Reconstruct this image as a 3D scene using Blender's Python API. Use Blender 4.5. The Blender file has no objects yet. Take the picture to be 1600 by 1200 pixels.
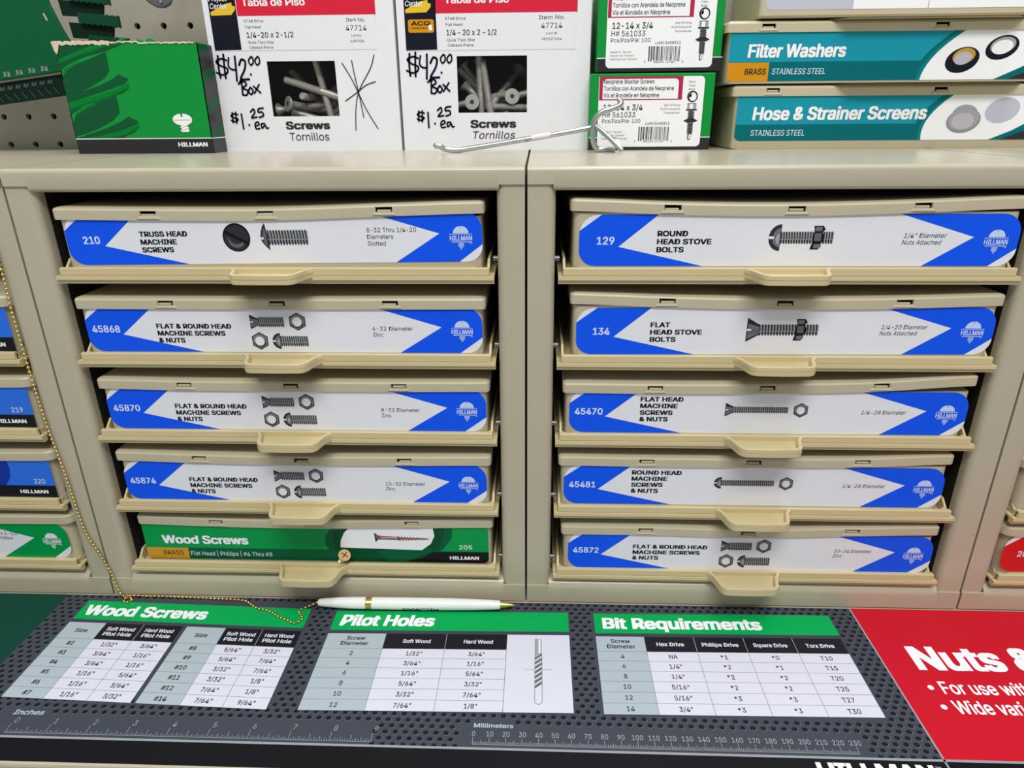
import bpy, bmesh, math, random
from mathutils import Vector, Matrix
from mathutils.geometry import tessellate_polygon

S = bpy.context.scene
COL = S.collection
R0 = random.Random(7)
PI = math.pi

# ------------------------------------------------------------------ camera
def camera():
    yaw, pitch, roll = 0.039, 0.3816, -0.008
    cy, sy = math.cos(yaw), math.sin(yaw)
    f = Vector((-sy*math.cos(pitch), cy*math.cos(pitch), -math.sin(pitch)))
    r = Vector((cy, sy, 0)); u = r.cross(f)
    cr, sr = math.cos(roll), math.sin(roll)
    r2 = cr*r + sr*u; u2 = -sr*r + cr*u
    cd = bpy.data.cameras.new('camera'); co = bpy.data.objects.new('camera', cd); COL.objects.link(co)
    m = Matrix((r2, u2, -f)).transposed().to_4x4()
    m.translation = Vector((0.0071, -0.428, 0.3534))
    co.matrix_world = m
    cd.sensor_width = 36; cd.lens = 36*1059.5/1600; cd.clip_start = .01; cd.clip_end = 50
    S.camera = co
camera()

# ------------------------------------------------------------------ light
w = bpy.data.worlds.new('World'); S.world = w; w.use_nodes = True
bgn = w.node_tree.nodes['Background']; bgn.inputs[0].default_value = (.93, .97, 1, 1); bgn.inputs[1].default_value = .40
def area(name, loc, target, sx, sy, power, color=(1, 1, 1)):
    ld = bpy.data.lights.new(name, 'AREA'); ld.shape = 'RECTANGLE'; ld.size = sx; ld.size_y = sy
    ld.energy = power; ld.color = color
    o = bpy.data.objects.new(name, ld); COL.objects.link(o); o.location = loc
    o.rotation_euler = (Vector(target)-Vector(loc)).to_track_quat('-Z', 'Y').to_euler()
    return o
area('ceiling_fluorescent', (0.05, -1.05, 1.75), (0, 0, .15), 1.3, .35, 26, (1, .99, .95))
area('added_top_fill', (0.3, .1, 2.2), (0, .1, .3), 1.6, .4, 22, (.96, .98, 1))  # extra lamp, added to even the fill and brighten top surfaces
vs = S.view_settings
S.display_settings.display_device = 'sRGB'
vs.view_transform = 'Standard'; vs.look = 'None'; vs.gamma = 1; vs.use_curve_mapping = False
vs.exposure = 0.0

# ------------------------------------------------------------------ materials
def lin(c):
    return tuple((x/255/12.92 if x/255 <= .04045 else ((x/255+.055)/1.055)**2.4) for x in c) + (1,)
MATS = {}
def mat(name, rgb, rough=.5, metal=0, var=.04, scale=60, bump=0, coat=0, spec=.5):
    if name in MATS: return MATS[name]
    m = bpy.data.materials.new(name); m.use_nodes = True; nt = m.node_tree
    b = nt.nodes['Principled BSDF']
    b.inputs['Roughness'].default_value = rough; b.inputs['Metallic'].default_value = metal
    b.inputs['Coat Weight'].default_value = coat; b.inputs['Specular IOR Level'].default_value = spec
    tc = nt.nodes.new('ShaderNodeTexCoord'); nz = nt.nodes.new('ShaderNodeTexNoise')
    nz.inputs['Scale'].default_value = scale; nz.inputs['Detail'].default_value = 4
    nt.links.new(tc.outputs['Object'], nz.inputs['Vector'])
    mx = nt.nodes.new('ShaderNodeMix'); mx.data_type = 'RGBA'
    c = lin(rgb)
    mx.inputs[6].default_value = tuple(x*(1-var) for x in c[:3])+(1,)
    mx.inputs[7].default_value = tuple(min(1, x*(1+var)) for x in c[:3])+(1,)
    nt.links.new(nz.outputs['Fac'], mx.inputs[0]); nt.links.new(mx.outputs[2], b.inputs['Base Color'])
    if bump:
        bp = nt.nodes.new('ShaderNodeBump'); bp.inputs['Strength'].default_value = bump; bp.inputs['Distance'].default_value = .0004
        n2 = nt.nodes.new('ShaderNodeTexNoise'); n2.inputs['Scale'].default_value = scale*12
        nt.links.new(tc.outputs['Object'], n2.inputs['Vector'])
        nt.links.new(n2.outputs['Fac'], bp.inputs['Height']); nt.links.new(bp.outputs[0], b.inputs['Normal'])
    m.diffuse_color = c
    MATS[name] = m
    return m
mat('beige_paint', (184, 175, 153), .25, bump=.08, scale=30)
mat('beige_plastic', (192, 182, 154), .42, bump=.1, scale=40)
mat('tray_plastic', (206, 190, 146), .42, bump=.1, scale=40)
mat('shade_dark', (26, 24, 22), .7)  # near-black, shade in cabinets and behind pegboard put into the colour
mat('pegboard_paint', (168, 163, 148), .6, scale=20)
mat('zinc', (190, 196, 198), .28, metal=1, var=.1, scale=200)
mat('grey_steel', (120, 120, 124), .4, metal=.8)
mat('screw_steel', (186, 184, 178), .42, metal=.5, var=.15, scale=300)
mat('screw_dark', (40, 40, 40), .6)
mat('brass', (220, 192, 118), .3, metal=1)
mat('brass_pale', (226, 190, 140), .32, metal=.55)
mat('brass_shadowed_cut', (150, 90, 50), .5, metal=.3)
mat('pen_white', (238, 240, 236), .18, coat=.6)
mat('white_card', (232, 232, 238), .45)
mat('carton_shade', (30, 28, 27), .8)  # near-black, shade inside the white cartons put into the colour
mat('box_green', (0, 142, 56), .45, spec=.25)
mat('box_green_dark', (0, 82, 44), .45, spec=.25)
mat('box_green_mid', (6, 122, 52), .38)
mat('box_black', (30, 30, 36), .4)
mat('torn_board', (214, 196, 170), .85, var=.2, scale=300)
mat('sheet_green', (0, 88, 52), .7, spec=.2)
mat('sheet_green_deep', (0, 36, 24), .7, spec=.2)
mat('sheet_green_teeth', (0, 66, 42), .7, spec=.2)
mat('tape', (222, 218, 218), .6)
def pm(name, rgb, rough=.34):   # printing inks
    return mat('ink_'+name, rgb, rough, var=.015, spec=.15)
pm('white', (229, 230, 236)); pm('lwhite', (242, 243, 247)); pm('blue', (14, 86, 240)); pm('black', (22, 22, 26)); pm('dark', (48, 48, 54))
pm('num', (214, 226, 250)); pm('logo', (196, 214, 246)); pm('grey', (110, 112, 118)); pm('mid', (140, 142, 148)); pm('green', (0, 152, 74))
pm('greenh', (0, 166, 84)); pm('dgreen', (0, 92, 56)); pm('swoosh', (0, 76, 40)); pm('brassy', (205, 152, 40)); pm('red', (206, 26, 44)); pm('red2', (214, 38, 64))
pm('teal', (24, 148, 170)); pm('teal2', (0, 104, 112)); pm('teal3', (0, 126, 128)); pm('orange', (206, 142, 24)); pm('slate', (66, 70, 80), .42)
pm('slate2', (62, 68, 78), .42); pm('hole', (26, 27, 34), .45); pm('holerim', (96, 98, 106), .42); pm('cell', (172, 184, 192)); pm('cellw', (214, 214, 228))
pm('matgreen', (4, 66, 52), .42); pm('matred', (198, 22, 42), .4); pm('line', (150, 154, 160)); pm('tline', (120, 124, 132)); pm('headblk', (30, 28, 36))
pm('maroon', (176, 44, 84)); pm('navy', (22, 24, 38)); pm('yellow', (226, 190, 50)); pm('bluel', (44, 112, 226)); pm('blued', (20, 50, 160))
pm('silver', (160, 162, 166)); pm('silver2', (96, 98, 104)); pm('wood', (140, 96, 80)); pm('lav', (190, 192, 206)); pm('marker', (34, 30, 62), .5)
pm('offgreen', (0, 122, 46)); pm('gold', (190, 150, 60)); pm('tint', (168, 178, 160)); pm('pink', (186, 180, 190)); pm('redlab', (212, 30, 30))
def film():
    m = bpy.data.materials.new('clear_film'); m.use_nodes = True; b = m.node_tree.nodes['Principled BSDF']
    b.inputs['Base Color'].default_value = (.05, .05, .05, 1); b.inputs['Roughness'].default_value = .12
    b.inputs['Alpha'].default_value = .05; b.inputs['Specular IOR Level'].default_value = .5
    MATS['film'] = m
film()

# ------------------------------------------------------------------ helpers
def link(name, me, parent=None):
    o = bpy.data.objects.new(name, me); COL.objects.link(o)
    if parent is not None: o.parent = parent
    return o
def thing(name, label, cat, loc=(0, 0, 0), group=None, rot=(0, 0, 0)):
    o = link(name, None); o.location = loc; o.rotation_euler = rot; o['label'] = label; o['category'] = cat
    if group: o['group'] = group
    return o
def tag(o, label, cat, group=None):
    o['label'] = label; o['category'] = cat
    if group: o['group'] = group
    return o
def fin(name, bm, mats, parent=None, smooth=False, bevel=0, fix=True, ang=35):
    if fix: bmesh.ops.recalc_face_normals(bm, faces=bm.faces)
    me = bpy.data.meshes.new(name); bm.to_mesh(me); bm.free()
    for m in (mats if isinstance(mats, (list, tuple)) else [mats]): me.materials.append(MATS[m])
    if smooth:
        for p in me.polygons: p.use_smooth = True
        try: me.set_sharp_from_angle(angle=math.radians(ang))
        except Exception: pass
    o = link(name, me, parent)
    if bevel:
        b = o.modifiers.new('bevel', 'BEVEL'); b.width = bevel; b.segments = 2; b.limit_method = 'ANGLE'; b.angle_limit = .7
    return o
def box(bm, x0, x1, y0, y1, z0, z1, mi=0):
    v = [bm.verts.new((x, y, z)) for z in (z0, z1) for y in (y0, y1) for x in (x0, x1)]
    for a in ((0, 1, 3, 2), (4, 6, 7, 5), (0, 4, 5, 1), (2, 3, 7, 6), (0, 2, 6, 4), (1, 5, 7, 3)):
        f = bm.faces.new([v[i] for i in a]); f.material_index = mi
def sweepx(bm, prof, x0, x1, closed=True, mi=0):
    a = [bm.verts.new((x0, y, z)) for y, z in prof]; b = [bm.verts.new((x1, y, z)) for y, z in prof]
    n = len(prof)
    for i in range(n if closed else n-1):
        bm.faces.new((a[i], a[(i+1) % n], b[(i+1) % n], b[i])).material_index = mi
    if closed:
        bm.faces.new(a); bm.faces.new(b[::-1])
def rings(bm, loops, cap0=True, cap1=True, mi=0, skip=None):
    L = [[bm.verts.new(p) for p in lp] for lp in loops]; n = len(L[0])
    for k in range(len(L)-1):
        for i in range(n):
            if skip and skip(k, i): continue
            bm.faces.new((L[k][i], L[k][(i+1) % n], L[k+1][(i+1) % n], L[k+1][i])).material_index = mi
    if cap0: bm.faces.new(L[0][::-1])
    if cap1: bm.faces.new(L[-1])
    return L
def tube(bm, pts, r, n=10, mi=0, caps=True):
    P = [Vector(p) for p in pts]; rr = r if isinstance(r, (list, tuple)) else [r]*len(P)
    t0 = (P[1]-P[0]).normalized(); up = Vector((0, 0, 1)) if abs(t0.z) < .9 else Vector((1, 0, 0))
    nrm = t0.cross(up).normalized(); lp = []
    for i, p in enumerate(P):
        t = ((P[min(i+1, len(P)-1)]-p).normalized()+(p-P[max(i-1, 0)]).normalized())
        t = t.normalized() if t.length > 1e-9 else t0
        nrm = (nrm-t*nrm.dot(t)).normalized(); bi = t.cross(nrm)
        lp.append([p+rr[i]*(math.cos(2*PI*k/n)*nrm+math.sin(2*PI*k/n)*bi) for k in range(n)])
    rings(bm, lp, caps, caps, mi)
def smoothpath(pts, k=6):
    P = [Vector(p) for p in pts]; out = []
    for i in range(len(P)-1):
        a, b, c, d = P[max(i-1, 0)], P[i], P[i+1], P[min(i+2, len(P)-1)]
        for j in range(k):
            t = j/k
            out.append(.5*((2*b)+(-a+c)*t+(2*a-5*b+4*c-d)*t*t+(-a+3*b-3*c+d)*t**3))
    out.append(P[-1]); return out
def rrect(w, h, r, n=5):   # rounded rectangle from corner (0,0), counterclockwise; r scalar or 4 (bl,br,tr,tl)
    rs = r if isinstance(r, (list, tuple)) else [r]*4
    out = []
    for (cx, cy, a), q in zip(((0, 0, PI), (w, 0, 1.5*PI), (w, h, 0), (0, h, .5*PI)), rs):
        sx = q if cx == 0 else -q; sy = q if cy == 0 else -q
        if q == 0: out.append((cx, cy)); continue
        for i in range(n+1):
            t = a+PI/2*i/n
            out.append((cx+sx+q*math.cos(t), cy+sy+q*math.sin(t)))
    return out

# ---- flat printed artwork (polygons and lettering) put on a real surface
TXT = {}
def sans():
    import os
    for k in ('LOCAL', 'SYSTEM'):
        p = os.path.join(bpy.utils.resource_path(k), 'datafiles', 'fonts', 'Inter.woff2')
        if os.path.exists(p):
            try: return bpy.data.fonts.load(p)
            except Exception: pass
    return None
FONT = sans()
def text_polys(s, shear=0):
    key = (s, shear)
    if key in TXT: return TXT[key]
    c = bpy.data.curves.new('t', 'FONT'); c.body = s; c.size = 1; c.shear = shear; c.resolution_u = 3
    if FONT: c.font = FONT
    o = bpy.data.objects.new('t', c); COL.objects.link(o)
    me = o.to_mesh(); vs_ = [(v.co.x, v.co.y) for v in me.vertices]; fs = [tuple(p.vertices) for p in me.polygons]
    o.to_mesh_clear(); bpy.data.objects.remove(o); bpy.data.curves.remove(c)
    xs = [v[0] for v in vs_] or [0, 1]
    par = list(range(len(vs_)))      # strokes that cross inside one letter are kept apart
    def root(i):
        while par[i] != i: par[i] = par[par[i]]; i = par[i]
        return i
    for f in fs:
        for q in f[1:]: par[root(q)] = root(f[0])
    isl = {}
    for f in fs: isl.setdefault(root(f[0]), []).append(f)
    parts = []
    for g in isl.values():
        lev = [0]*len(g); bb = []; cen = []
        for f in g:
            P = [vs_[q] for q in f]; bb.append((min(p[0] for p in P), max(p[0] for p in P), min(p[1] for p in P), max(p[1] for p in P)))
            cen.append((sum(p[0] for p in P)/len(P), sum(p[1] for p in P)/len(P)))
        def inside(c, f):
            sg = 0
            for i in range(len(f)):
                a, b = vs_[f[i]], vs_[f[(i+1) % len(f)]]
                cr = (b[0]-a[0])*(c[1]-a[1])-(b[1]-a[1])*(c[0]-a[0])
                if abs(cr) < 1e-7: return False
                if sg == 0: sg = 1 if cr > 0 else -1
                elif (cr > 0) != (sg > 0): return False
            return True
        for j in range(len(g)):
            for i in range(j):
                A, B = bb[i], bb[j]
                if A[0] < B[1] and B[0] < A[1] and A[2] < B[3] and B[2] < A[3] and (inside(cen[j], g[i]) or inside(cen[i], g[j])):
                    lev[j] = max(lev[j], (lev[i]+1) % 3)
        for L_ in sorted(set(lev)):
            gg = [f for f, e in zip(g, lev) if e == L_]
            ids = sorted({q for f in gg for q in f}); mp = {q: i for i, q in enumerate(ids)}
            parts.append((min(vs_[q][0] for q in ids), [vs_[q] for q in ids], [tuple(mp[q] for q in f) for f in gg], L_))
    parts.sort(key=lambda p: p[0])
    TXT[key] = ([p[1:] for p in parts], min(xs), max(xs)); return TXT[key]
CAP = .509 if FONT else .70
class Art:
    """units millimetres; frame maps (u,v,height)->world metres"""
    def __init__(s): s.f = []; s.mats = []
    def mi(s, m):
        m = 'ink_'+m if 'ink_'+m in MATS else m
        if m not in s.mats: s.mats.append(m)
        return s.mats.index(m)
    def poly(s, m, pts, l=1):
        pts = [tuple(p) for p in pts]
        tri = tessellate_polygon([[Vector((p[0], p[1], 0)) for p in pts]])
        s.f.append((s.mi(m), l, pts, [tuple(t) for t in tri]))
    def rect(s, m, x0, y0, x1, y1, l=1): s.poly(m, [(x0, y0), (x1, y0), (x1, y1), (x0, y1)], l)
    def rr(s, m, x0, y0, x1, y1, r, l=1, n=5): s.poly(m, [(x0+a, y0+b) for a, b in rrect(x1-x0, y1-y0, r, n)], l)
    def ell(s, m, cx, cy, rx, ry, l=1, n=20, rot=0, a0=0, a1=2*PI):
        full = abs(a1-a0-2*PI) < 1e-6
        pts = []
        for i in range(n if full else n+1):
            t = a0+(a1-a0)*i/n; x, y = rx*math.cos(t), ry*math.sin(t)
            pts.append((cx+x*math.cos(rot)-y*math.sin(rot), cy+x*math.sin(rot)+y*math.cos(rot)))
        s.poly(m, pts, l)
    def line(s, m, pts, wd, l=1):
        for (a, b), (c, d) in zip(pts[:-1], pts[1:]):
            dx, dy = c-a, d-b; q = math.hypot(dx, dy) or 1; nx, ny = -dy/q*wd/2, dx/q*wd/2
            ex, ey = dx/q*wd*.2, dy/q*wd*.2
            s.poly(m, [(a-ex+nx, b-ey+ny), (a-ex-nx, b-ey-ny), (c+ex-nx, d+ey-ny), (c+ex+nx, d+ey+ny)], l)
    def stroke(s, m, pts, wd, l=1, k=5):
        P = [(p.x, p.y) for p in smoothpath([(a, b, 0) for a, b in pts], k)] if len(pts) > 2 else pts
        s.line(m, P, wd, l)
        for p in (P[0], P[-1]): s.ell(m, p[0], p[1], wd/2, wd/2, l, 8)
    def text(s, m, t, x, y, w=None, cap=3, bold=.012, shear=0, align='l', l=3, ws=1):
        parts, x0, x1 = text_polys(t, shear)
        sy = cap/CAP; sx = (w/(x1-x0)) if w else sy*ws
        W = (x1-x0)*sx; ox = x if align == 'l' else (x-W/2 if align == 'c' else x-W)
        d = bold*.72 if bold > .009 else 0; k = 1-(2*d*sx/W if W else 0)
        offs = ((0, 0),) if not d else ((-1, -1), (1, -1), (1, 1), (-1, 1)) if bold < .04 else ((-1, -1), (1, -1), (1, 1), (-1, 1), (0, 0))
        for j_, (dx, dy) in enumerate(offs):
            for q_, (vs_, fs, lv_) in enumerate(parts):
                s.f.append((s.mi(m), l+.36*j_+.08*(q_ % 2)+.12*lv_, [(ox+W/2+((a-x0)*sx-W/2)*k+dx*d*sx, y+b*sy*(1-d)+(dy+.6)*d*.6*sy) for a, b in vs_], fs))
    def build(s, name, parent, frame, lift=.00006, shear=None, rot=0, fold=None):
        V = []; F = []; M = []
        c, q = math.cos(rot), math.sin(rot)
        O, U, Vv, N = [Vector(a) for a in frame]
        for mi, l, pts, fs in s.f:
            b = len(V)
            for (x, y) in pts:
                if rot: x, y = x*c-y*q, x*q+y*c
                if shear: y = y+shear(x)
                V.append(fold(x, y, l) if fold else O+U*(x/1000)+Vv*(y/1000)+N*(l*lift))
            for f in fs:
                a_, b_, c_ = (V[b+f[0]], V[b+f[1]], V[b+f[2]])
                nn = (b_-a_).cross(c_-a_)
                ff = tuple(b+i for i in f)
                if nn.dot(N) < 0: ff = ff[::-1]
                F.append(ff); M.append(mi)
        me = bpy.data.meshes.new(name); me.from_pydata(V, [], F)
        for m in s.mats: me.materials.append(MATS[m])
        me.polygons.foreach_set('material_index', M); me.update()
        return link(name, me, parent)
FRONT = lambda x, y, z: ((x, y, z), (1, 0, 0), (0, 0, 1), (0, -1, 0))
TOPF = lambda x, y, z: ((x, y, z), (1, 0, 0), (0, 1, 0), (0, 0, 1))

# ---- printed hardware pictures
def pic_shank(a, x0, x1, y, h, n, l=3, m1='silver', m2='dark'):
    a.rect('mid', x0, y-h*.82, x1, y+h*.82, l)
    d = (x1-x0)/n
    for i in range(n):
        x = x0+d*i
        a.poly(m2, [(x, y+h), (x+d*.5, y+h*.9), (x+d*.75, y-h*.2), (x+d*.3, y-h*.2)], l+1)
        a.poly('black', [(x+d*.1, y-h*.35), (x+d*.6, y-h*.35), (x+d*.75, y-h), (x+d*.3, y-h*.95)], l+1)
        a.poly(m1, [(x+d*.55, y+h*.8), (x+d*.85, y+h*.8), (x+d*1.05, y-h*.1), (x+d*.8, y-h*.1)], l+1)
def pic_round(a, x, y, w, h, l=4):
    pts = [(x+w, y+h)]+[(x+w-w*1.0*math.sin(t), y+h*math.cos(t)) for t in [PI*i/12 for i in range(13)]]
    pts = [(x+w-w*math.sin(PI*i/12), y+h*math.cos(PI*i/12)) for i in range(13)]
    a.poly('dark', pts, l)
    a.poly('grey', [(x+w*.95-w*.62*math.sin(PI*i/12), y+h*.72*math.cos(PI*i/12)) for i in range(13)], l+1)
    a.poly('silver', [(x+w*.9-w*.3*math.sin(PI*i/12), y-h*.1+h*.42*math.cos(PI*i/12)) for i in range(13)], l+2)
    a.rect('white', x-.1, y-h*.1, x+w*.42, y+h*.1, l+3)
def pic_flat(a, x, y, w, h, l=4):
    a.poly('dark', [(x, y+h), (x+w, y+h*.42), (x+w, y-h*.42), (x, y-h)], l)
    a.poly('grey', [(x+w*.1, y+h*.5), (x+w, y+h*.26), (x+w, y-h*.3), (x+w*.1, y-h*.75)], l+1)
    a.poly('silver2', [(x+w*.2, y+h*.0), (x+w, y+h*.0), (x+w, y-h*.2), (x+w*.2, y-h*.35)], l+2)
    a.rect('white', x-.1, y-h*.08, x+w*.35, y+h*.08, l+3)
def pic_nut(a, x, y, r, l=3):
    hexp = lambda q, t0=PI/2: [(x+q*math.cos(t0+PI/3*i), y+q*math.sin(t0+PI/3*i)) for i in range(6)]
    a.poly('black', hexp(r), l); a.poly('grey', hexp(r*.9), l+1)
    a.poly('silver2', [(x-r*.75, y-r*.3), (x, y-r*.82), (x+r*.72, y-r*.3), (x+r*.1, y)], l+2)
    a.ell('silver', x, y, r*.66, r*.66, l+2); a.ell('dark', x+.1, y, r*.6, r*.6, l+3); a.ell('white', x-.1, y-.05, r*.52, r*.54, l+4)
def pic_nut_side(a, x, y, w, h, l=6):
    a.poly('black', [(x, y+h), (x+w*.8, y+h), (x+w, y+h*.7), (x+w*.75, y+h*.45), (x+w, y+h*.1), (x+w*.95, y-h*.3), (x+w*.7, y-h*.45), (x+w*.8, y-h*.75), (x+w*.55, y-h), (x-w*.15, y-h), (x, y-h*.45), (x-w*.05, y+h*.1), (x+w*.1, y+h*.45)], l)
    for (b, t) in ((.55, .92), (-.3, .38), (-.9, -.55)):
        a.rr('grey' if b != -.3 else 'silver2', x+w*.12, y+h*b, x+w*.72, y+h*t, .7, l+1, 3)
def pic_group(a, x, s=1):   # flat screw, nut / nut, round screw; v centres 21 and 8
    pic_flat(a, x, 21.3, 5.8*s, 5*s); pic_shank(a, x+5.5*s, x+23*s, 21.3, 3.6*s, 13)
    pic_nut(a, x+32*s, 21.6, 6.2*s); pic_nut(a, x+5*s, 8, 6.2*s)
    pic_round(a, x+13.5*s, 8, 5.6*s, 5.6*s); pic_shank(a, x+19*s, x+38*s, 8, 3.8*s, 13)
def logo(a, x, y, s=1, col='logo', bgc='blue', tm=True):
    a.poly(col, [(x+5*s*math.cos(PI*i/12), y+3.3*s+4.6*s*math.sin(PI*i/12)) for i in range(13)], 3)
    a.rect(bgc, x-.18*s, y+6.6*s, x+.18*s, y+8.2*s, 4)
    a.rect(col, x-7.2*s, y+2.6*s, x+7.2*s, y+2.95*s, 4)
    a.text(col, 'HILLMAN', x, y-1.2*s, 14.2*s, 3.1*s, .045, 0, 'c', 5)
    a.rect(col, x-6*s, y-2.3*s, x+6.8*s, y-1.8*s, 4)
    for i in range(5):
        ww = (1.9-.12*i)*s if i < 3 else (1.9-.5*(i-1))*s
        a.rect(col, x-ww, y-(3.3+.85*i)*s, x+ww, y-(2.8+.85*i)*s, 4)
    if tm: a.text(col, 'TM', x+5.2*s, y-3.3*s, 1.8*s, .9*s, 0, 0, 'l', 4)

LW, LH = 268.5, 32.0
def art_arrow(num, title, tv, desc, pic, du=197, dv=16.5, ital=0, col='blue', tu=48.5, W=LW, dw=None, tsp=5.0, ls=1.0):
    a = Art(); H = LH
    a.rr('white', 0, 0, W, H, (10, 10, 12, 12), 1, 6)
    q = rrect(W, H, (10, 10, 12, 12), 6)
    bl = [p for p in q if p[0] < 10.01 and p[1] < 10.01]
    a.poly(col, bl+[(78, 0), (24.6, 12.2), (48.6, H), (13.6, H), (0, 22)], 2)
    e = W-LW
    tr = [p for p in q if p[0] > W-12.01 and p[1] > H-12.01]
    a.poly(col, [(213+e, 0), (253.5+e, 0), (W, 11)]+tr+[(195+e, H), (241.5+e, 18)], 2)
    nn = len(num)
    if num: a.text('num', num, 11 if nn < 5 else 3.8, 13.6, 11 if nn < 5 else 19.2, 4.7, .032)
    tw = 53/16.5
    for i, t in enumerate(title):
        a.text('black', t, tu, tv-tsp*i, None, 3.2*ls, .045, ws=(1.24 if ital else 1.15))
    for i, t in enumerate(desc):
        a.text('dark', t, du-(ital*2.5*i), dv-4.2*i, dw if i == 0 else None, 2.75, .002, ital, ws=.95)
    logo(a, 255+e, 14.6, 1, 'logo' if col == 'blue' else 'white', col)
    if pic: pic(a)
    return a
def swoosh(a, pts_l, m, l): a.poly(m, pts_l, l)

# ------------------------------------------------------------------ structure: shelf, pegboard
def shelf():
    bm = bmesh.new()
    box(bm, -.75, .75, -.1515, .30, -.02, -.0010)
    o = fin('base_shelf', bm, 'beige_paint', None, bevel=.002)
    tag(o, 'beige steel base shelf carrying the drawer cabinets and printed mat', 'shelf')
shelf()
def pegboard():
    bm = bmesh.new(); dx, dz = .0247, .0254; x0 = -.3361; z0 = .3272; n = 12; r = .0029
    xa, xb = -.62, .62; y = .258; t = .005
    ks = range(int((xa-x0)/dx), int((xb-x0)/dx)+1)
    for k in ks:
        for j in range(0, 9):
            cx, cz = x0+k*dx, z0+j*dz
            o_ = []; i_ = []; b_ = []
            for q in range(n):
                t_ = 2*PI*(q+.5)/n; c, s = math.cos(t_), math.sin(t_); m = max(abs(c), abs(s))
                o_.append(bm.verts.new((cx+dx/2*c/m, y, cz+dz/2*s/m))); i_.append(bm.verts.new((cx+r*c, y, cz+r*s)))
                b_.append(bm.verts.new((cx+r*c, y+t, cz+r*s)))
            for q in range(n):
                p = (q+1) % n
                bm.faces.new((o_[q], o_[p], i_[p], i_[q])); bm.faces.new((i_[q], i_[p], b_[p], b_[q]))
            for q in range(n):   # square corners
                p = (q+1) % n; a, b = o_[q].co, o_[p].co
                if abs(a.x-b.x) > 1e-6 and abs(a.z-b.z) > 1e-6:
                    cxn = cx+math.copysign(dx/2, (a.x+b.x)/2-cx); czn = cz+math.copysign(dz/2, (a.z+b.z)/2-cz)
                    bm.faces.new((o_[q], bm.verts.new((cxn, y, czn)), o_[p]))
    bmesh.ops.remove_doubles(bm, verts=bm.verts, dist=1e-5)
    box(bm, xa-.02, xb+.02, y+.012, y+.016, -.001, .56, 1)  # dark sheet behind the holes, their shade put into its colour
    box(bm, xa-.02, xb+.02, y, y+.012, -.001, .3145, 0)
    o = fin('wall_back', bm, ['pegboard_paint', 'shade_dark'], None, fix=False)
    o['kind'] = 'structure'; o['label'] = 'beige pegboard wall with round holes behind the boxes'
pegboard()

# ------------------------------------------------------------------ cabinets
CW = .3275; ZT = .323
def cabinet(cx, label):
    t = thing('drawer_cabinet', label, 'cabinet', (cx, 0, 0), 'beige steel drawer cabinets side by side')
    h = CW/2-.0008; pi = CW/2-.0183
    bm = bmesh.new()
    prof = [(.25, ZT), (.0035, ZT)]+[(.0018-.003*math.sin(a)+0, ZT-.003+.003*math.cos(a)) for a in [PI/2*i/5 for i in range(1, 6)]]
    prof += [(-.0012, .3125), (.0004, .3125), (.0004, ZT-.0015), (.25, ZT-.0015)]
    sweepx(bm, prof, -h, -pi-.0018); sweepx(bm, prof, pi+.0018, h)
    p2 = prof[:-4]+[(-.0012, .3112)]+[(.0028-.004*math.cos(a), .3112-.0026*math.sin(a)) for a in [PI/2*i/4 for i in range(1, 5)]]
    p2 += [(.014, .3086), (.014, .3094), (.003, .3096), (.0004, .3112)]+prof[-2:]
    sweepx(bm, p2, -pi-.0018, pi+.0018)
    fin('top_panel', bm, 'beige_paint', t, True)
    for s in (-1, 1):
        bm = bmesh.new(); r = .0055
        pl = [(h, .0), (pi+r, .0)]+[(pi+r-r*math.sin(a), r-r*math.cos(a)) for a in [PI/2*i/6 for i in range(1, 7)]]+[(pi, .0100), (h, .0100)]
        lo = [[(s*x, y, z) for x, y in pl] for z in (.0005, .3135)]
        rings(bm, lo)
        fin('corner_post', bm, 'beige_paint', t, True, 0, True, 50)
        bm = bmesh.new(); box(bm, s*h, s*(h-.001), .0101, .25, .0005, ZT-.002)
        box(bm, s*(h-.0012), s*(pi+.0004), .0102, .249, .0015, ZT-.003, 1)  # inner wall coloured dark to paint in the cabinet's interior shade
        fin('side_panel', bm, ['beige_paint', 'shade_dark'], t)
    bm = bmesh.new()
    pr = [(-.0012, .0002), (-.0012, .0150), (.0002, .0150), (.0002, .0002)]
    sweepx(bm, pr, -h, -pi-.001); sweepx(bm, pr, pi+.001, h)
    p3 = [(-.0012, .0002), (-.0012, .0120)]+[(.0078-.0090*math.cos(a), .0120+.0074*math.sin(a)) for a in [PI/2*i/8 for i in range(1, 9)]]
    p3 += [(.030, .0194), (.030, .0184), (.0080, .0182), (.0004, .0140), (.0004, .0002)]
    sweepx(bm, p3, -pi-.001, pi+.001)
    fin('bottom_rail', bm, 'beige_paint', t, True)
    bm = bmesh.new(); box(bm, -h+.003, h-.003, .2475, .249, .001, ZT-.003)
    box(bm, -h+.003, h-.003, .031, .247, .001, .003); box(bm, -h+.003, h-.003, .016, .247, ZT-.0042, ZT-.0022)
    fin('back_panel', bm, 'shade_dark', t)  # back, floor and ceiling coloured dark, interior shade painted in
    for rz in RIM:
        for s in ((1,) if cx < 0 else (-1,)):
            bm = bmesh.new(); x0 = s*(pi+.001); x1 = s*(pi-.0030)
            tube(bm, [(x0, .0075, rz+.0045), (x1, .0075, rz+.0045)], .0019, 12)
            fin('runner_pin', bm, 'grey_steel', t, True)
    return t
RIM = [.2613, .2027, .1446, .0864, .0318]
CX = {'far_left': -CW*1.5, 'left': -CW/2, 'right': CW/2, 'far_right': CW*1.5}
cabinet(CX['far_left'], 'beige steel drawer cabinet cut off at the left edge, behind the bead chain')
cabinet(CX['left'], 'left centre beige steel cabinet holding the truss head and wood screw drawers')
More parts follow.
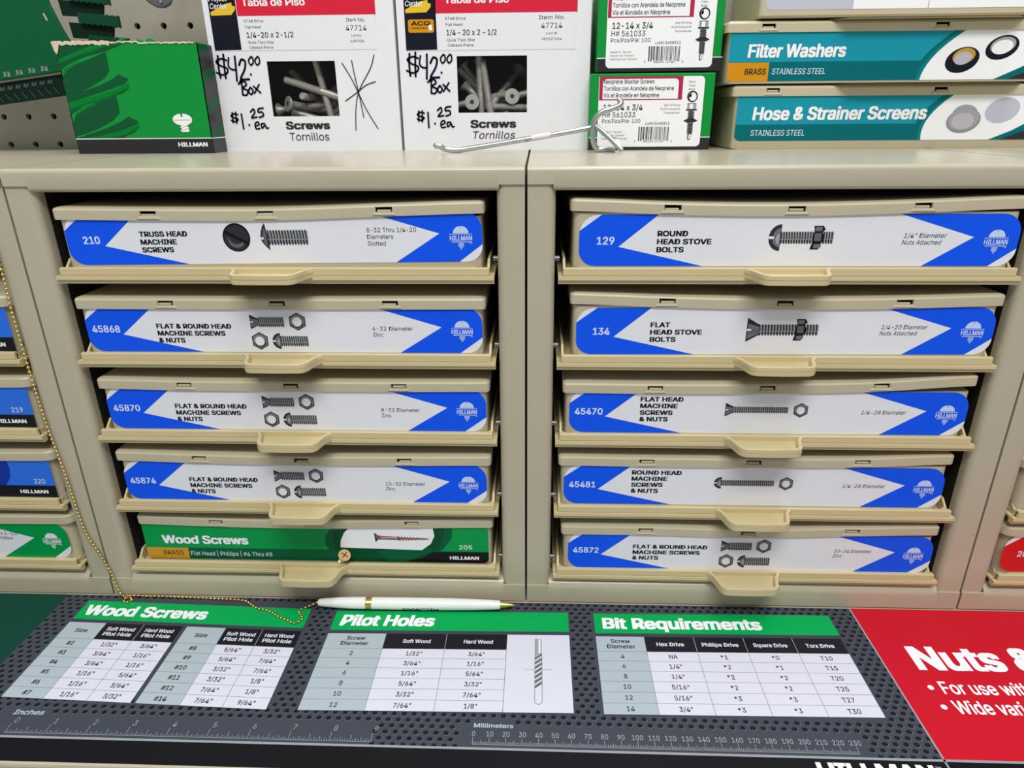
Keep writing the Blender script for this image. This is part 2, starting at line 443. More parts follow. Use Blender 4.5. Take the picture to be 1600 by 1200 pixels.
cabinet(CX['right'], 'right centre beige steel cabinet holding the stove bolt drawers')
cabinet(CX['far_right'], 'beige steel drawer cabinet cut off at the right edge, with a red label inside')

# ---- slide trays with pull tab
def tray_meshes():
    bm = bmesh.new(); y0 = -.0015
    prof = [(y0+.003, 0), (y0+.0003, 0), (y0, -.0004), (y0, -.0046), (y0+.0004, -.0048), (y0+.0004, -.006), (y0+.003, -.006)]
    sweepx(bm, prof, -.1402, .1402)
    prof = [(y0+.0028, -.0052), (y0-.0008, -.0052), (y0-.0009, -.0076), (y0-.0001, -.0079), (y0-.0001, -.0085), (y0+.0007, -.0086), (y0+.0007, -.0103), (y0+.004, -.0103), (y0+.0045, -.0065)]
    sweepx(bm, prof, -.1433, .1433)
    for s in (-1, 1):
        box(bm, s*.1386, s*.1402, y0+.002, .235, -.0062, -.0012)
        v = [bm.verts.new((s*x, y, z)) for x in (.1386, .1402) for y, z in ((.0045, -.0012), (.0105, .0040), (.235, .0040), (.235, -.0012))]
        for f in ((0, 1, 2, 3), (7, 6, 5, 4), (0, 4, 5, 1), (1, 5, 6, 2), (2, 6, 7, 3)): bm.faces.new([v[q] for q in f])
        box(bm, s*.1400, s*.1433, y0+.004, .235, -.0068, -.0052)
        # curved corner web
        for i in range(5):
            a = i/5; box(bm, s*(.1386-.004*(1-a)**2), s*.1392, y0+.003+.0012*i, y0+.0044+.0012*i, -.006, -.0006-.0002*i)
    box(bm, -.1402, .1402, y0+.002, .235, -.0064, -.0052); box(bm, -.1402, .1402, .2335, .235, -.0062, -.0012)
    pan = bm
    bm = bmesh.new()
    def outline(d):
        P = []
        c = [(-.0275, y0), (-.0262, y0-.0015), (-.0238, y0-.0055), (-.0222, y0-.0115), (-.0212, y0-.0155), (-.0192, y0-.0185), (-.0165, y0-.0198), (0, y0-.0203)]
        full = c+[(-x, y) for x, y in c[:-1]][::-1]
        cc = Vector((0, y0-.008))
        n = len(full)
        for i, (x, y) in enumerate(full):
            a = Vector(full[max(i-1, 0)]); b = Vector(full[min(i+1, n-1)]); t = (b-a).normalized(); nn = Vector((-t.y, t.x))
            P.append((x+nn.x*d, y+nn.y*d if 0 < i < n-1 else y+.0008))
        return P
    lv = [(.0007, -.0066), (.0001, -.0061), (0, -.0037), (.0004, -.0035), (.0004, -.0033), (0, -.0031), (0, -.0005), (.0003, -.0001), (.0022, -.0001), (.0027, -.0007), (.0033, -.0036)]
    loops = [[(x, y, z) for x, y in outline(d)] for d, z in lv]
    rings(bm, loops)
    return pan, bm
pan_bm, tab_bm = tray_meshes()
def bm2me(name, bm, m, smooth=True):
    bmesh.ops.recalc_face_normals(bm, faces=bm.faces)
    me = bpy.data.meshes.new(name); bm.to_mesh(me); bm.free(); me.materials.append(MATS[m])
    for p in me.polygons: p.use_smooth = smooth
    if smooth: me.set_sharp_from_angle(angle=math.radians(32))
    return me
PAN = bm2me('tray_pan', pan_bm, 'tray_plastic', False); TAB = bm2me('pull_tab', tab_bm, 'tray_plastic')
def tray(cx, rz, label):
    t = thing('slide_tray', label, 'tray', (cx, 0, rz), 'cream plastic slide trays under the boxes')
    link('pan', PAN, t); link('pull_tab', TAB, t)
    return t

# ---- lidded plastic boxes
def lid_mesh(hw, depth, r, bow, slots=(-.075, 0, .075), H=.0077):
    xs = set([-hw+r+(2*hw-2*r)*i/30 for i in range(31)])
    for s in slots:
        xs = {x for x in xs if abs(x-s) > .0075}
        xs |= {s-.0056, s+.0056}
    xs = sorted(xs)
    def bw(x):
        u = (x+hw)/(2*hw)*4; i = min(3, max(0, int(u))); f = u-i
        P = [bow[0]]+list(bow)+[bow[-1]]; a, b, c, d = P[i], P[i+1], P[i+2], P[i+3]
        return .5*(2*b+(c-a)*f+(2*a-5*b+4*c-d)*f*f+(-a+3*b-3*c+d)*f**3)/1000
    def outline(ins, z):
        P = []
        for x in xs: P.append((x*(hw-ins)/hw, ins))
        nn = 5; q = max(r-ins*.7, .0006)
        def arc(cx, cy, a):
            for i in range(nn+1):
                t = a+PI/2*i/nn; P.append((cx+q*math.cos(t), cy+q*math.sin(t)))
        arc(hw-ins-q, ins+q, -PI/2); arc(hw-ins-q, depth-ins-q, 0); arc(-hw+ins+q, depth-ins-q, PI/2); arc(-hw+ins+q, ins+q, PI)
        return [(x, y, z+bw(x)*max(0, 1-y/.09)) for x, y in P]
    bm = bmesh.new()
    lv = [(.0012, .0002), (.0001, 0), (0, .0026), (0, .0059), (.0007, .0070), (.0028, H), (.012, H+.0002), (.04, H+.0002), (.09, H+.0002)]
    def isslot(k, i):
        if i >= len(xs)-1 or k != 2: return False
        m = (xs[i]+xs[i+1])/2
        return any(abs(m-s) < .0056 for s in slots)
    rings(bm, [outline(a, z) for a, z in lv], False, True, 0, isslot)
    for s in slots:
        z = bw(s)
        # return walls of the opening, wedge below it
        for a, b in ((s-.0056, s-.0052), (s+.0052, s+.0056)): box(bm, a, b, .0001, .0016, z+.0024, z+.0061)
        box(bm, s-.0056, s+.0056, .0001, .0016, z+.0023, z+.0026); box(bm, s-.0056, s+.0056, .0001, .0016, z+.0059, z+.0062)
        v = [bm.verts.new(p) for p in ((s-.0078, .0, z+.0008), (s+.0078, 0, z+.0008), (s+.0058, 0, z+.0028), (s-.0058, 0, z+.0028), (s-.0066, -.0007, z+.0012), (s+.0066, -.0007, z+.0012), (s+.0056, -.0003, z+.0027), (s-.0056, -.0003, z+.0027))]
        for f in ((4, 5, 6, 7), (0, 1, 5, 4), (1, 2, 6, 5), (2, 3, 7, 6), (3, 0, 4, 7)): bm.faces.new([v[i] for i in f])
    return bm, bw
def body_bm(hw, depth, r, z0, z1, y0=.0015, taper=.0):
    bm = bmesh.new(); lo = []
    for (i, z) in ((taper+.0012, z0), (taper, z0+.0012), (0, z1), ):
        lo.append([(-hw+i+a, y0+i*.3+b, z) for a, b in rrect(2*(hw-i), depth-i, r, 5)])
    rings(bm, lo); return bm
def plastic_box(loc, label, bow, art, lu=0, ldv=0, lrot=0, hw=.1375, r=.003, bhw=.1353, yoff=0, lidz=.0308, zb=-.0052, group='lidded plastic screw boxes', name='storage_box', depth=.225, slots=(-.075, 0, .075), tabs=True, H=.0077):
    """loc z = top of the tray rim; lid height and label are relative to it"""
    t = thing(name, label, 'box', (loc[0], loc[1]+yoff, loc[2]), group)
    bm, bw = lid_mesh(hw, depth, r, bow, slots, H)
    for v in bm.verts: v.co.z += lidz
    fin('lid', bm, 'beige_plastic', t, True, 0, True, 28)
    ztop = lidz+min(bow)/1000+.0022
    b = fin('body', body_bm(bhw, depth-.006, min(r*1.2+.001, .01), zb, ztop), 'beige_plastic', t, True)
    if tabs:
        for i, s in enumerate(slots):
            z = lidz+bw(s); bm = bmesh.new(); e = R0.uniform(-.0008, .0008)
            zz = z+.0024+R0.uniform(0, .0007)
            box(bm, s-.0043+e, s+.0043+e, .0003, .0028, zz, zz+.0015)
            fin('latch', bm, 'beige_plastic', b, False, .0003)
    if art:
        art.build('label', t, FRONT(lu, .0014, ldv), rot=lrot)
    return t

def pic210(a):
    a.ell('black', 111.5, 16.8, 8.9, 9, 3, 28); a.ell('dark', 111.5, 16.6, 7.9, 8, 4, 28); a.ell('silver2', 111.3, 15.6, 5.4, 5.4, 5, 24)
    a.ell('dark', 111.5, 17.6, 5.2, 5.0, 6, 24)
    a.poly('black', [(103.8, 19.6), (104.8, 21.6), (119.2, 13.9), (118.4, 12.0)], 7)
    pts = [(127, 16.6), (127.6, 20), (129, 23.6), (130.6, 25.7), (131.2, 21), (132, 17), (132, 13), (132.4, 8.4), (129.5, 11.5), (127.7, 14)]
    a.poly('dark', pts, 4); a.poly('silver2', [(129.5, 22), (130.4, 22), (131, 16), (131, 11), (129.2, 13), (128.4, 17)], 5)
    a.rect('white', 126.6, 15.4, 129, 16.8, 6)
    pic_shank(a, 131.6, 157.6, 16.6, 4.9, 14)
def pic_bolt(x, y, rnd):
    def f(a):
        if rnd: pic_round(a, x, y, 7.4, 8.2)
        else: pic_flat(a, x-6.5, y, 8, 8.2)
        pic_shank(a, x+(7 if rnd else 1), x+39.5, y, 3.9, 20)
        pic_nut_side(a, x+27 if rnd else x+25, y, 7, 7.2)
    return f
def pic_long(x, y, rnd):
    def f(a):
        if rnd: pic_round(a, x, y, 5.2, 4.7)
        else: pic_flat(a, x, y, 5.8, 5.0)
        pic_shank(a, x+5, x+42.5, y, 2.4, 26); pic_nut(a, x+51, y-.2, 5.4)
    return f
G3 = ['FLAT & ROUND HEAD', 'MACHINE SCREWS', '& NUTS']
def art_wood():
    a = Art(); W = 267; H = 32
    a.rr('green', 0, 0, W, H, (4, 4, 2, 2), 1)
    a.rect('greenh', .5, 10.2, 128, 10.7, 4)
    a.rr('dgreen', 0, 0, W, 10.2, (4, 4, 0, 0), 2)
    a.rr('brassy', 0, 0, 33, 10.0, (4, 0, 0, 0), 3)
    a.text('dark', 'BRASS', 13, 3.5, 15.6, 3.9, .01, 0, 'l', 4)
    a.text('num', 'Flat Head | Phillips | #4 Thru #8', 34.6, 3.2, 64, 3.7, .004, 0, 'l', 4)
    a.text('lwhite', 'Wood Screws', 14, 14.0, 67.5, 7.2, .05, 0, 'l', 4)
    a.poly('dgreen', [(152, H), (146, 28), (142, 22), (141.5, 15), (145, 8), (150, 0), (205, 0), (222, 5), (232, 12), (239, 22), (240, H)], 3)
    a.poly('swoosh', [(155, H), (149, 26), (147, 20), (148, 12), (152, 5), (158, 0), (200, 0), (216, 4), (228, 12), (232, 20), (234, H)], 4)
    a.poly('lwhite', [(163, H), (157, 26), (153.8, 19), (153, 12.5), (208, 11.3), (216, 11.2), (223, 17), (226, 24), (225, H)], 5)
    a.rr('black', 196, 0, W, 9.6, (0, 4, 0, 0), 3.5)
    a.poly('dgreen', [(190, 0), (203, 0), (214, 5.5), (222, 9.6), (228, 13), (200, 13), (180, 9)], 4.6)
    a.text('lwhite', '205', W-12.5, 12.4, 10, 3.6, .012, 0, 'r', 4)
    # wood screw picture
    a.poly('dark', [(180, 26.5), (183, 24), (183, 20.5), (180.6, 17.8)], 6); a.poly('wood', [(181, 24.5), (186, 23.5), (199, 23), (199, 20), (186, 20.3), (182, 20)], 7)
    a.rect('pink', 185, 21.6, 198, 22.6, 8)
    for i in range(10):
        x = 198+2.3*i; h = 2.0-.12*i
        a.poly('wood', [(x, 21.4+h), (x+1, 21.4+h), (x+2.1, 21.4-h), (x+1.1, 21.4-h)], 7)
    a.poly('wood', [(198, 22.4), (220, 21.8), (223.5, 21.2), (220, 20.8), (198, 20.3)], 6)
    a.text('lwhite', 'HILLMAN', W-7.5, 3.0, 22.5, 2.9, .05, 0, 'r', 5)
    return a
def art_part(num):   # blue label with a black foot (left-hand cabinet)
    a = Art(); W = 270; H = 31
    a.rect('bluel', 0, 0, W, H, 1); a.rect('black', 0, 0, W, 10, 2)
    a.poly('blued', [(W-70, H), (W-32, H), (W-31, 24), (W-33, 16), (W-38, 10), (W-80, 10)], 2)
    if num: a.text('num', num, W-6.8, 11.8, 8.4, 3.9, .012, 0, 'r', 3)
    a.text('lwhite', 'HILLMAN', W-6.6, 3.4, 21.5, 2.8, .05, 0, 'r', 3)
    return a

ROWS_L = [
 ('storage box labelled 210 TRUSS HEAD MACHINE SCREWS, top of the left centre cabinet', -163.5, (-.2, -.9, -1.0, 1.1, 3.1), -296.0, 1.0, .009,
  art_arrow('210', ['TRUSS HEAD', 'MACHINE', 'SCREWS'], 17.9, ['8-32 Thru 1/4-20', 'Diameters', 'Slotted'], pic210, 195.5, 19.2, dw=31.5)),
 ('storage box labelled 45868 FLAT & ROUND HEAD, 6-32 Diameter, second in its cabinet', -164.0, (.0, -.2, -.3, .0, .3), -297.5, .2, 0,
  art_arrow('45868', G3, 16.6, ['6-32 Diameter', 'Zinc'], lambda a: pic_group(a, 113), 195.2, 15.6, dw=27)),
 ('storage box labelled 45870 FLAT & ROUND HEAD, 8-32 Diameter, third in its cabinet', -162.5, (.6, -.5, -.7, -.5, .1), -296.2, .0, 0,
  art_arrow('45870', G3, 16.2, ['8-32 Diameter', 'Zinc'], lambda a: pic_group(a, 111.5, .98), 195, 14.6, dw=27)),
 ('storage box labelled 45874 FLAT & ROUND HEAD, 10-32 Diameter, its label edge torn', -162.5, (2.1, .3, -.6, .0, 1.0), -297.0, -.6, 0,
  art_arrow('45874', G3, 16.0, ['10-32 Diameter', 'Zinc'], lambda a: pic_group(a, 112.5, .97), 194.3, 14.4, dw=29)),
]
ROWS_R = [
 ('storage box labelled 129 ROUND HEAD STOVE BOLTS, top of the right centre cabinet', 164.8, (4.4, 1.8, 1.0, 2.6, 5.2), 33.2, .5, 0,
  art_arrow('129', ['ROUND', 'HEAD STOVE', 'BOLTS'], 18.8, ['1/4" Diameter', 'Nuts Attached'], pic_bolt(117, 17.8, True), 199, 17.6, .18, dw=26)),
 ('storage box labelled 134 FLAT HEAD STOVE BOLTS, second in its cabinet', 166.0, (4.1, 1.7, .6, 1.3, 3.5), 33.0, -.2, .004,
  art_arrow('134', ['FLAT', 'HEAD STOVE', 'BOLTS'], 18.8, ['1/4-20 Diameter', 'Nuts Attached'], pic_bolt(117.5, 17.0, False), 197, 17.4, .18, dw=29.5)),
 ('storage box labelled 45470 FLAT HEAD MACHINE SCREWS & NUTS with lid lifted at right', 162.5, (-.2, -.6, .0, 1.9, 6.9), 29.8, .2, 0,
  art_arrow('45470', ['FLAT HEAD', 'MACHINE', 'SCREWS', '& NUTS'], 23.8, ['1/4-28 Diameter'], pic_long(106.5, 18.1, False), 198.2, 15.4, .18, dw=30)),
 ('storage box labelled 45481 ROUND HEAD MACHINE SCREWS & NUTS, fourth in its cabinet', 160.5, (2.0, 1.4, 1.6, 2.5, 6.0), 27.2, .6, 0,
  art_arrow('45481', ['ROUND HEAD', 'MACHINE', 'SCREWS', '& NUTS'], 24.6, ['1/4-28 Diameter'], pic_long(107.3, 18.6, True), 198, 15.8, .18, dw=30)),
 ('storage box labelled 45872 FLAT & ROUND HEAD, 10-24 Diameter, bottom of its cabinet', 163.5, (-.9, -.7, -2.0, .5, 2.8), 31.6, -.8, 0,
  art_arrow('45872', G3, 18.2, ['10-24 Diameter', 'Zinc'], lambda a: pic_group(a, 113.8, .98), 197, 17.0, .18, dw=27.5)),
]
ordn = ['top', 'second', 'third', 'fourth', 'bottom']
for i, (lab, cx, bow, lu, dv, rot, art) in enumerate(ROWS_L):
    rz = RIM[i]
    plastic_box((cx/1000, 0, rz), lab, bow, art, (lu-cx)/1000, .0003+dv/1000, rot)
for i, (lab, cx, bow, lu, dv, rot, art) in enumerate(ROWS_R):
    rz = RIM[i]-(.0006 if i == 4 else 0)
    plastic_box((cx/1000, 0, rz), lab, bow, art, (lu-cx)/1000, .0003+dv/1000, rot)
plastic_box((-.1612, 0, RIM[4]), 'storage box with green Wood Screws 205 label, bottom of the left centre cabinet', (.3, -1.4, -1.8, -.4, 1.2), art_wood(), -.1345+.0, -.0008, 0, hw=.1365, yoff=.003, bhw=.1348)
for nm, wh in (('left', 'left centre'), ('right', 'right centre')):
    for i, rz in enumerate(RIM):
        z = rz-(.0008 if nm == 'right' and i == 4 else 0)
        under = {('left', 0): 'under the box labelled 210', ('left', 1): 'under the box labelled 45868', ('left', 2): 'under the box labelled 45870', ('left', 3): 'under the box labelled 45874', ('left', 4): 'under the green Wood Screws box', ('right', 0): 'under the box labelled 129', ('right', 1): 'under the box labelled 134', ('right', 2): 'under the box labelled 45470', ('right', 3): 'under the box labelled 45481', ('right', 4): 'under the box labelled 45872'}[(nm, i)]
        tray(CX[nm], z, 'cream slide tray with pull tab '+under)
# neighbouring cabinets
lw = dict(hw=.1430, r=.009, bhw=.1395, depth=.225)
farL = [(1, 'storage box with blue and black label at the left edge, above the box numbered 219', art_part('')), (2, 'storage box numbered 219 on blue and black, behind the bead chain', art_part('219')), (3, 'storage box numbered 220 on blue and black, behind the bead chain', art_part('220')),
        (4, 'storage box with green and white arrow label at the lower left edge', art_arrow('', [], 0, ['8 x 1-1/2', 'Phillips'], None, 214, 20.5, 0, 'green', W=270, dw=None))]
for i, lab, art in farL:
    plastic_box((CX['far_left']+.0025, 0, RIM[i]), lab, (1, .5, .2, .4, 1), art, {1: -.1320, 2: -.1335, 3: -.1330, 4: -.1350}[i], .0003, 0, **lw)
    tray(CX['far_left'], RIM[i], {1: 'cream slide tray at the left edge, second row of its cabinet', 2: 'cream slide tray under the box numbered 219', 3: 'cream slide tray under the box numbered 220', 4: 'cream slide tray under the green arrow box at lower left'}[i])
farR = [(3, 'storage box at the right edge, directly above the red labelled box', None), (4, 'storage box with red arrow label at the lower right edge', art_arrow('280', [], 0, [], None, col='redlab', W=268.5))]
for i, lab, art in farR:
    plastic_box((CX['far_right']-.0015, 0, RIM[i]), lab, (2, 1, .5, .5, 1), art, -.1400+.0005, .0013, 0, **lw)
    tray(CX['far_right'], RIM[i], {3: 'cream slide tray at the right edge, one row above the lowest', 4: 'cream slide tray under the red labelled box'}[i])

# ------------------------------------------------------------------ loose brass screw in the wood screw tray
def brass_screw():
    bm = bmesh.new()
    prof = [(0, 0), (.0046, 0), (.0049, -.0004), (.0022, -.0036), (.0020, -.006), (.0017, -.018), (.0003, -.024)]
    n = 20; lo = []
    for r, z in prof[1:]: lo.append([(r*math.cos(2*PI*i/n), r*math.sin(2*PI*i/n), z) for i in range(n)])
    rings(bm, lo)
    for k in range(9):   # thread
        z = -.0085-.0016*k; r = .0025-.00012*k
        rings(bm, [[(q*math.cos(2*PI*i/n), q*math.sin(2*PI*i/n), z+dz+.0006*i/n) for i in range(n)] for q, dz in ((r*.6, .0005), (r, 0), (r*.6, -.0005))], False, False)
    t = fin('wood_screw', bm, ['brass_pale'], None, True)
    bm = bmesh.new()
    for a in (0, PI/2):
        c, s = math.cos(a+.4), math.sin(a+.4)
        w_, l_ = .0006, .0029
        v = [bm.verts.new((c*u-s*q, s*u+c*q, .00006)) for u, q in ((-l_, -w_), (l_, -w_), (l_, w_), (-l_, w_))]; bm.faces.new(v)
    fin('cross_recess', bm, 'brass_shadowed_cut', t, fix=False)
    ax = Vector((.0050, -.0042, .0090)).normalized()
    t.matrix_world = Matrix.Translation((-.1384, -.0012, .0405)) @ ax.to_track_quat('Z', 'Y').to_matrix().to_4x4()
    tag(t, 'small brass Phillips screw leaning on the green Wood Screws label', 'screw')
brass_screw()

# ------------------------------------------------------------------ printed mat
def printed_mat():
    a = Art(); F0, B0 = -149.5, -2.2
    a.rect('slate', -700, F0, 700, B0, 1)
    # perforated metal pattern
    row = 0; y = -4.5
    while y > -133:
        x = -362+(3.15 if row % 2 else 0)
        while x < 247:
            tab = (-344 < x < -163 and -105.5+(-2 if x > -250 else 2) < y < -8) or (-146.5 < x < 33.5 and -109 < y < -12) or (49 < x < 229 and -107.5 < y < -10)
            rul = (y < -116.5 and (-334 < x < -92 or -38 < x < 208)) or (y < -109.5 and -331 < x < -301) or (y < -111 and -34 < x < -3)
            if not tab and not rul:
                a.ell('holerim', x+.25, y-.35, 2.0, 1.75, 2, 8); a.ell('hole', x, y, 1.85, 1.6, 3, 8)
            x += 6.3
        y -= 4.55; row += 1
    a.rect('matgreen', -700, -134, -364.5, B0, 4)
    a.rect('matred', 247.4, -132.6, 700, B0, 4)
    a.rect('line', 246.3, -149.5, 247.5, B0, 5)
    a.rect('line', -700, -134.0, 700, -132.4, 5)
    a.rect('black', -700, F0, 246.0, -134.0, 4); a.rect('black', 247.6, F0, 700, -134.0, 4)
    # rulers
    for x0, n, st, kind in ((-320.8, 9*16, 25.4/16, 0), (-30.3, 230, 1, 1)):
        a.rect('line', x0, -130.6, x0+n*st, -130.3, 5)
        for i in range(n+1):
            if kind == 0: h = 6.4 if i % 16 == 0 else 4.4 if i % 8 == 0 else 3.0 if i % 4 == 0 else 2.2 if i % 2 == 0 else 1.4
            else: h = 5.2 if i % 10 == 0 else 3.2 if i % 5 == 0 else 2.0
            x = x0+i*st; a.rect('line', x-.16, -130.4, x+.16, -130.4+h, 5)
            if kind == 0 and i % 16 == 0: a.text('line', str(i//16), x+.6, -123.2, None, 3.8, .006, .1, 'l', 6, ws=.9)
            if kind == 1 and i % 10 == 0: a.text('line', str(i), x+.2, -124.6, None, 3.5, .014, 0, 'c', 6, ws=.8)
    a.text('cell', 'Inches', -325.5, -117.0, 20, 3.6, .03, .1, 'l', 5); a.text('cell', 'Millimeters', -30.4, -118.2, 24.5, 3.0, .03, 0, 'l', 5)
    a.text('lwhite', 'HILLMAN', 171.0, -147.9, 67, 11, .05, .0, 'l', 6); a.text('lwhite', 'TM', 239, -138.8, 3.2, 1.4, 0, 0, 'l', 6)
    a.text('lwhite', 'Nuts & Bolts', 268.5, -62.8, 160, 21, .048, .0, 'l', 6)
    a.text('lwhite', 'For use with', 274.3, -83.4, 58, 10.2, .022, 0, 'l', 6); a.text('lwhite', 'Wide variety', 274.3, -99.2, 58, 10.2, .022, 0, 'l', 6)
    a.ell('lwhite', 267.9, -78.3, 1.9, 2.0, 6); a.ell('lwhite', 267.9, -94.1, 1.9, 2.0, 6)
    # tables
    def T(pts, m, l, sh): pass
    def table(x0, y0, cols, hdr_h, rows, band_x1, title, tw, th, sh, heads, data, band=20.5, gap=3.4, tx=4, hc=1.55, capd=3.0):
        b = Art()
        b.rect('greenh', x0, y0-band, band_x1, y0, 6); b.rect('slate2', x0, y0-band-gap, band_x1, y0-band, 6)
        b.text('lwhite', title, x0+tx, y0-band+4.6, tw, th, .05, .12 if title == 'Pilot Holes' else 0, 'l', 8)
        yt = y0-band-gap
        for grp in cols:
            n = len(grp)-1
            for i in range(n):
                xa, xb = grp[i], grp[i+1]
                b.rect('cell' if i == 0 else 'headblk', xa, yt-hdr_h, xb, yt, 6)
                b.rect('cell' if i == 0 else 'cellw', xa, yt-hdr_h-rows*9.0, xb, yt-hdr_h, 6)
                if i: b.rect('tline' if i == 1 else 'cell', xa-.15, yt-hdr_h, xa+.15, yt, 7); b.rect('tline', xa-.15, yt-hdr_h-rows*9.0, xa+.15, yt-hdr_h, 7)
            for r_ in range(rows+1):
                b.rect('tline', grp[0], yt-hdr_h-9.0*r_-.13, grp[-1], yt-hdr_h-9.0*r_+.13, 7)
        for (cx_, lines, colr, cw_, cp) in heads:
            for i, s_ in enumerate(lines):
                b.text(colr, s_, cx_, yt-hdr_h/2+(.9 if len(lines) > 1 else -1.8)-(5.2*i if len(lines) > 1 else 0)+(0 if len(lines) > 1 else 0), cw_[i] if cw_ else None, 3.5 if colr == 'cellw' else 3.6, .034 if colr == 'cellw' else .018, 0, 'c', 8)
        for (cx_, vals, bl) in data:
            for r_, s_ in enumerate(vals):
                b.text('dark', s_, cx_, yt-hdr_h-9.0*r_-6.4, None, 3.7, bl, 0, 'c', 8, ws=.88)
        for m_, l_, pts, fs in b.f: a.f.append((a.mi(b.mats[m_]), l_, [(x, y+sh(x)) for x, y in pts], fs))
        return yt-hdr_h
    wsh = lambda x: 2.5-.029*(x+343)
    table(-343, -11.6, [(-343, -314.3, -284.8, -255), (-251.7, -222, -193.8, -164.8)], 16.6, 6, -164.8, 'Wood Screws', 97, 10.8, wsh,
          [(-328.5, ['Size'], 'dark', None, 3.2), (-299.5, ['Soft Wood', 'Pilot Hole'], 'cellw', (21.5, 21.5), 2.9), (-270, ['Hard Wood', 'Pilot Hole'], 'cellw', (21.5, 21.5), 2.9),
           (-237, ['Size'], 'dark', None, 3.2), (-208, ['Soft Wood', 'Pilot Hole'], 'cellw', (21.5, 21.5), 2.9), (-179.3, ['Hard Wood', 'Pilot Hole'], 'cellw', (21.5, 21.5), 2.9)],
          [(-328.5, ['#2', '#3', '#4', '#5', '#6', '#7'], .02), (-299.5, ['1/32"', '3/64"', '3/64"', '1/16"', '1/16"', '1/16"'], .012), (-270, ['3/64"', '1/16"', '1/16"', '5/64"', '5/64"', '3/32"'], .012),
           (-237, ['#8', '#9', '#10', '#11', '#12', '#14'], .02), (-208, ['5/64"', '5/64"', '3/32"', '3/32"', '7/64"', '7/64"'], .012), (-179.3, ['3/32"', '7/64"', '7/64"', '1/8"', '1/8"', '9/64"'], .012)])
    psh = lambda x: -1.6+.0155*(x+144)
    yb = table(-144.3, -14.0, [(-144.3, -101.5, -57, -13.2)], 15, 6, 32, 'Pilot Holes', 71, 11.2, psh,
          [(-122.5, ['Screw', 'Diameter'], 'dark', (13.6, 20), 3.1), (-78, ['Soft Wood'], 'cellw', (20,), 2.8), (-33.5, ['Hard Wood'], 'cellw', (21,), 2.8)],
          [(-122.5, ['2', '4', '6', '8', '10', '12'], .01), (-78, ['1/32"', '3/64"', '1/16"', '5/64"', '3/32"', '7/64"'], .012), (-34, ['3/64"', '1/16"', '5/64"', '3/32"', '7/64"', '1/8"'], .012)], tx=5.5)
    b = Art()
    b.rect('cellw', -12.9, -106.9, 32, -37.9, 6)
    b.rr('tline', 7.0, -100.5, 12.3, -56, (2.6, 2.6, 0, 0), 7); b.rr('cellw', 7.4, -100.1, 11.9, -56, (2.2, 2.2, 0, 0), 8)
    b.rr('silver', 7.2, -86, 11.9, -42, (2, 2, .5, .5), 9); b.rect('lwhite', 9.8, -56, 11, -42.5, 10); b.rect('mid', 7.2, -56, 8, -42, 10)
    for i in range(7):
        y_ = -60-4.2*i
        b.poly('silver2', [(7.2, y_-2.6), (11.9, y_+1.4), (11.9, y_+3.4), (7.2, y_-.6)], 10); b.poly('lwhite', [(7.2, y_-3.6), (11.9, y_+.4), (11.9, y_+1.2), (7.2, y_-2.8)], 11)
    b.rect('silver', -.5, -71.2, 7, -70.8, 8); b.rect('silver', 12.2, -71.2, 19.4, -70.8, 8)
    for m_, l_, pts, fs in b.f: a.f.append((a.mi(b.mats[m_]), l_, [(x, y+psh(x)) for x, y in pts], fs))
    bsh = lambda x: -1.4+.014*(x-51)
    table(51.2, -11.8, [(51.2, 86, 121.5, 157, 192, 227)], 14.7, 6, 227.8, 'Bit Requirements', 117, 11.0, bsh,
          [(68.5, ['Screw', 'Diameter'], 'dark', (13.6, 20), 3.1), (103.7, ['Hex Drive'], 'cellw', (19.5,), 2.7), (139, ['Phillips Drive'], 'cellw', (26,), 2.7), (174.5, ['Square Drive'], 'cellw', (24,), 2.7), (209.5, ['Torx Drive'], 'cellw', (20,), 2.7)],
          [(68.5, ['4', '6', '8', '10', '12', '14'], .01), (103.7, ['NA', '1/4"', '1/4"', '5/16"', '5/16"', '3/4"'], .01), (139, ['*1', '*2', '*2', '*2', '*3', '*3'], .01),
           (174.5, ['*0', '*1', '*2', '*2', '*3', '*3'], .01), (209.5, ['T10', 'T15', 'T20', 'T25', 'T27', 'T30'], .01)], band=20.8, gap=3.4, tx=6)
    o = a.build('printed_mat', None, TOPF(0, 0, -.0008), lift=.00005)
    tag(o, 'printed counter mat with drill size tables, rulers and a red Nuts panel', 'mat')
    # thickness under the print
    bm = bmesh.new(); box(bm, -.70, .70, -.1495, -.0022, -.0010, -.00078)
    fin('backing_sheet', bm, 'ink_black', o)
printed_mat()

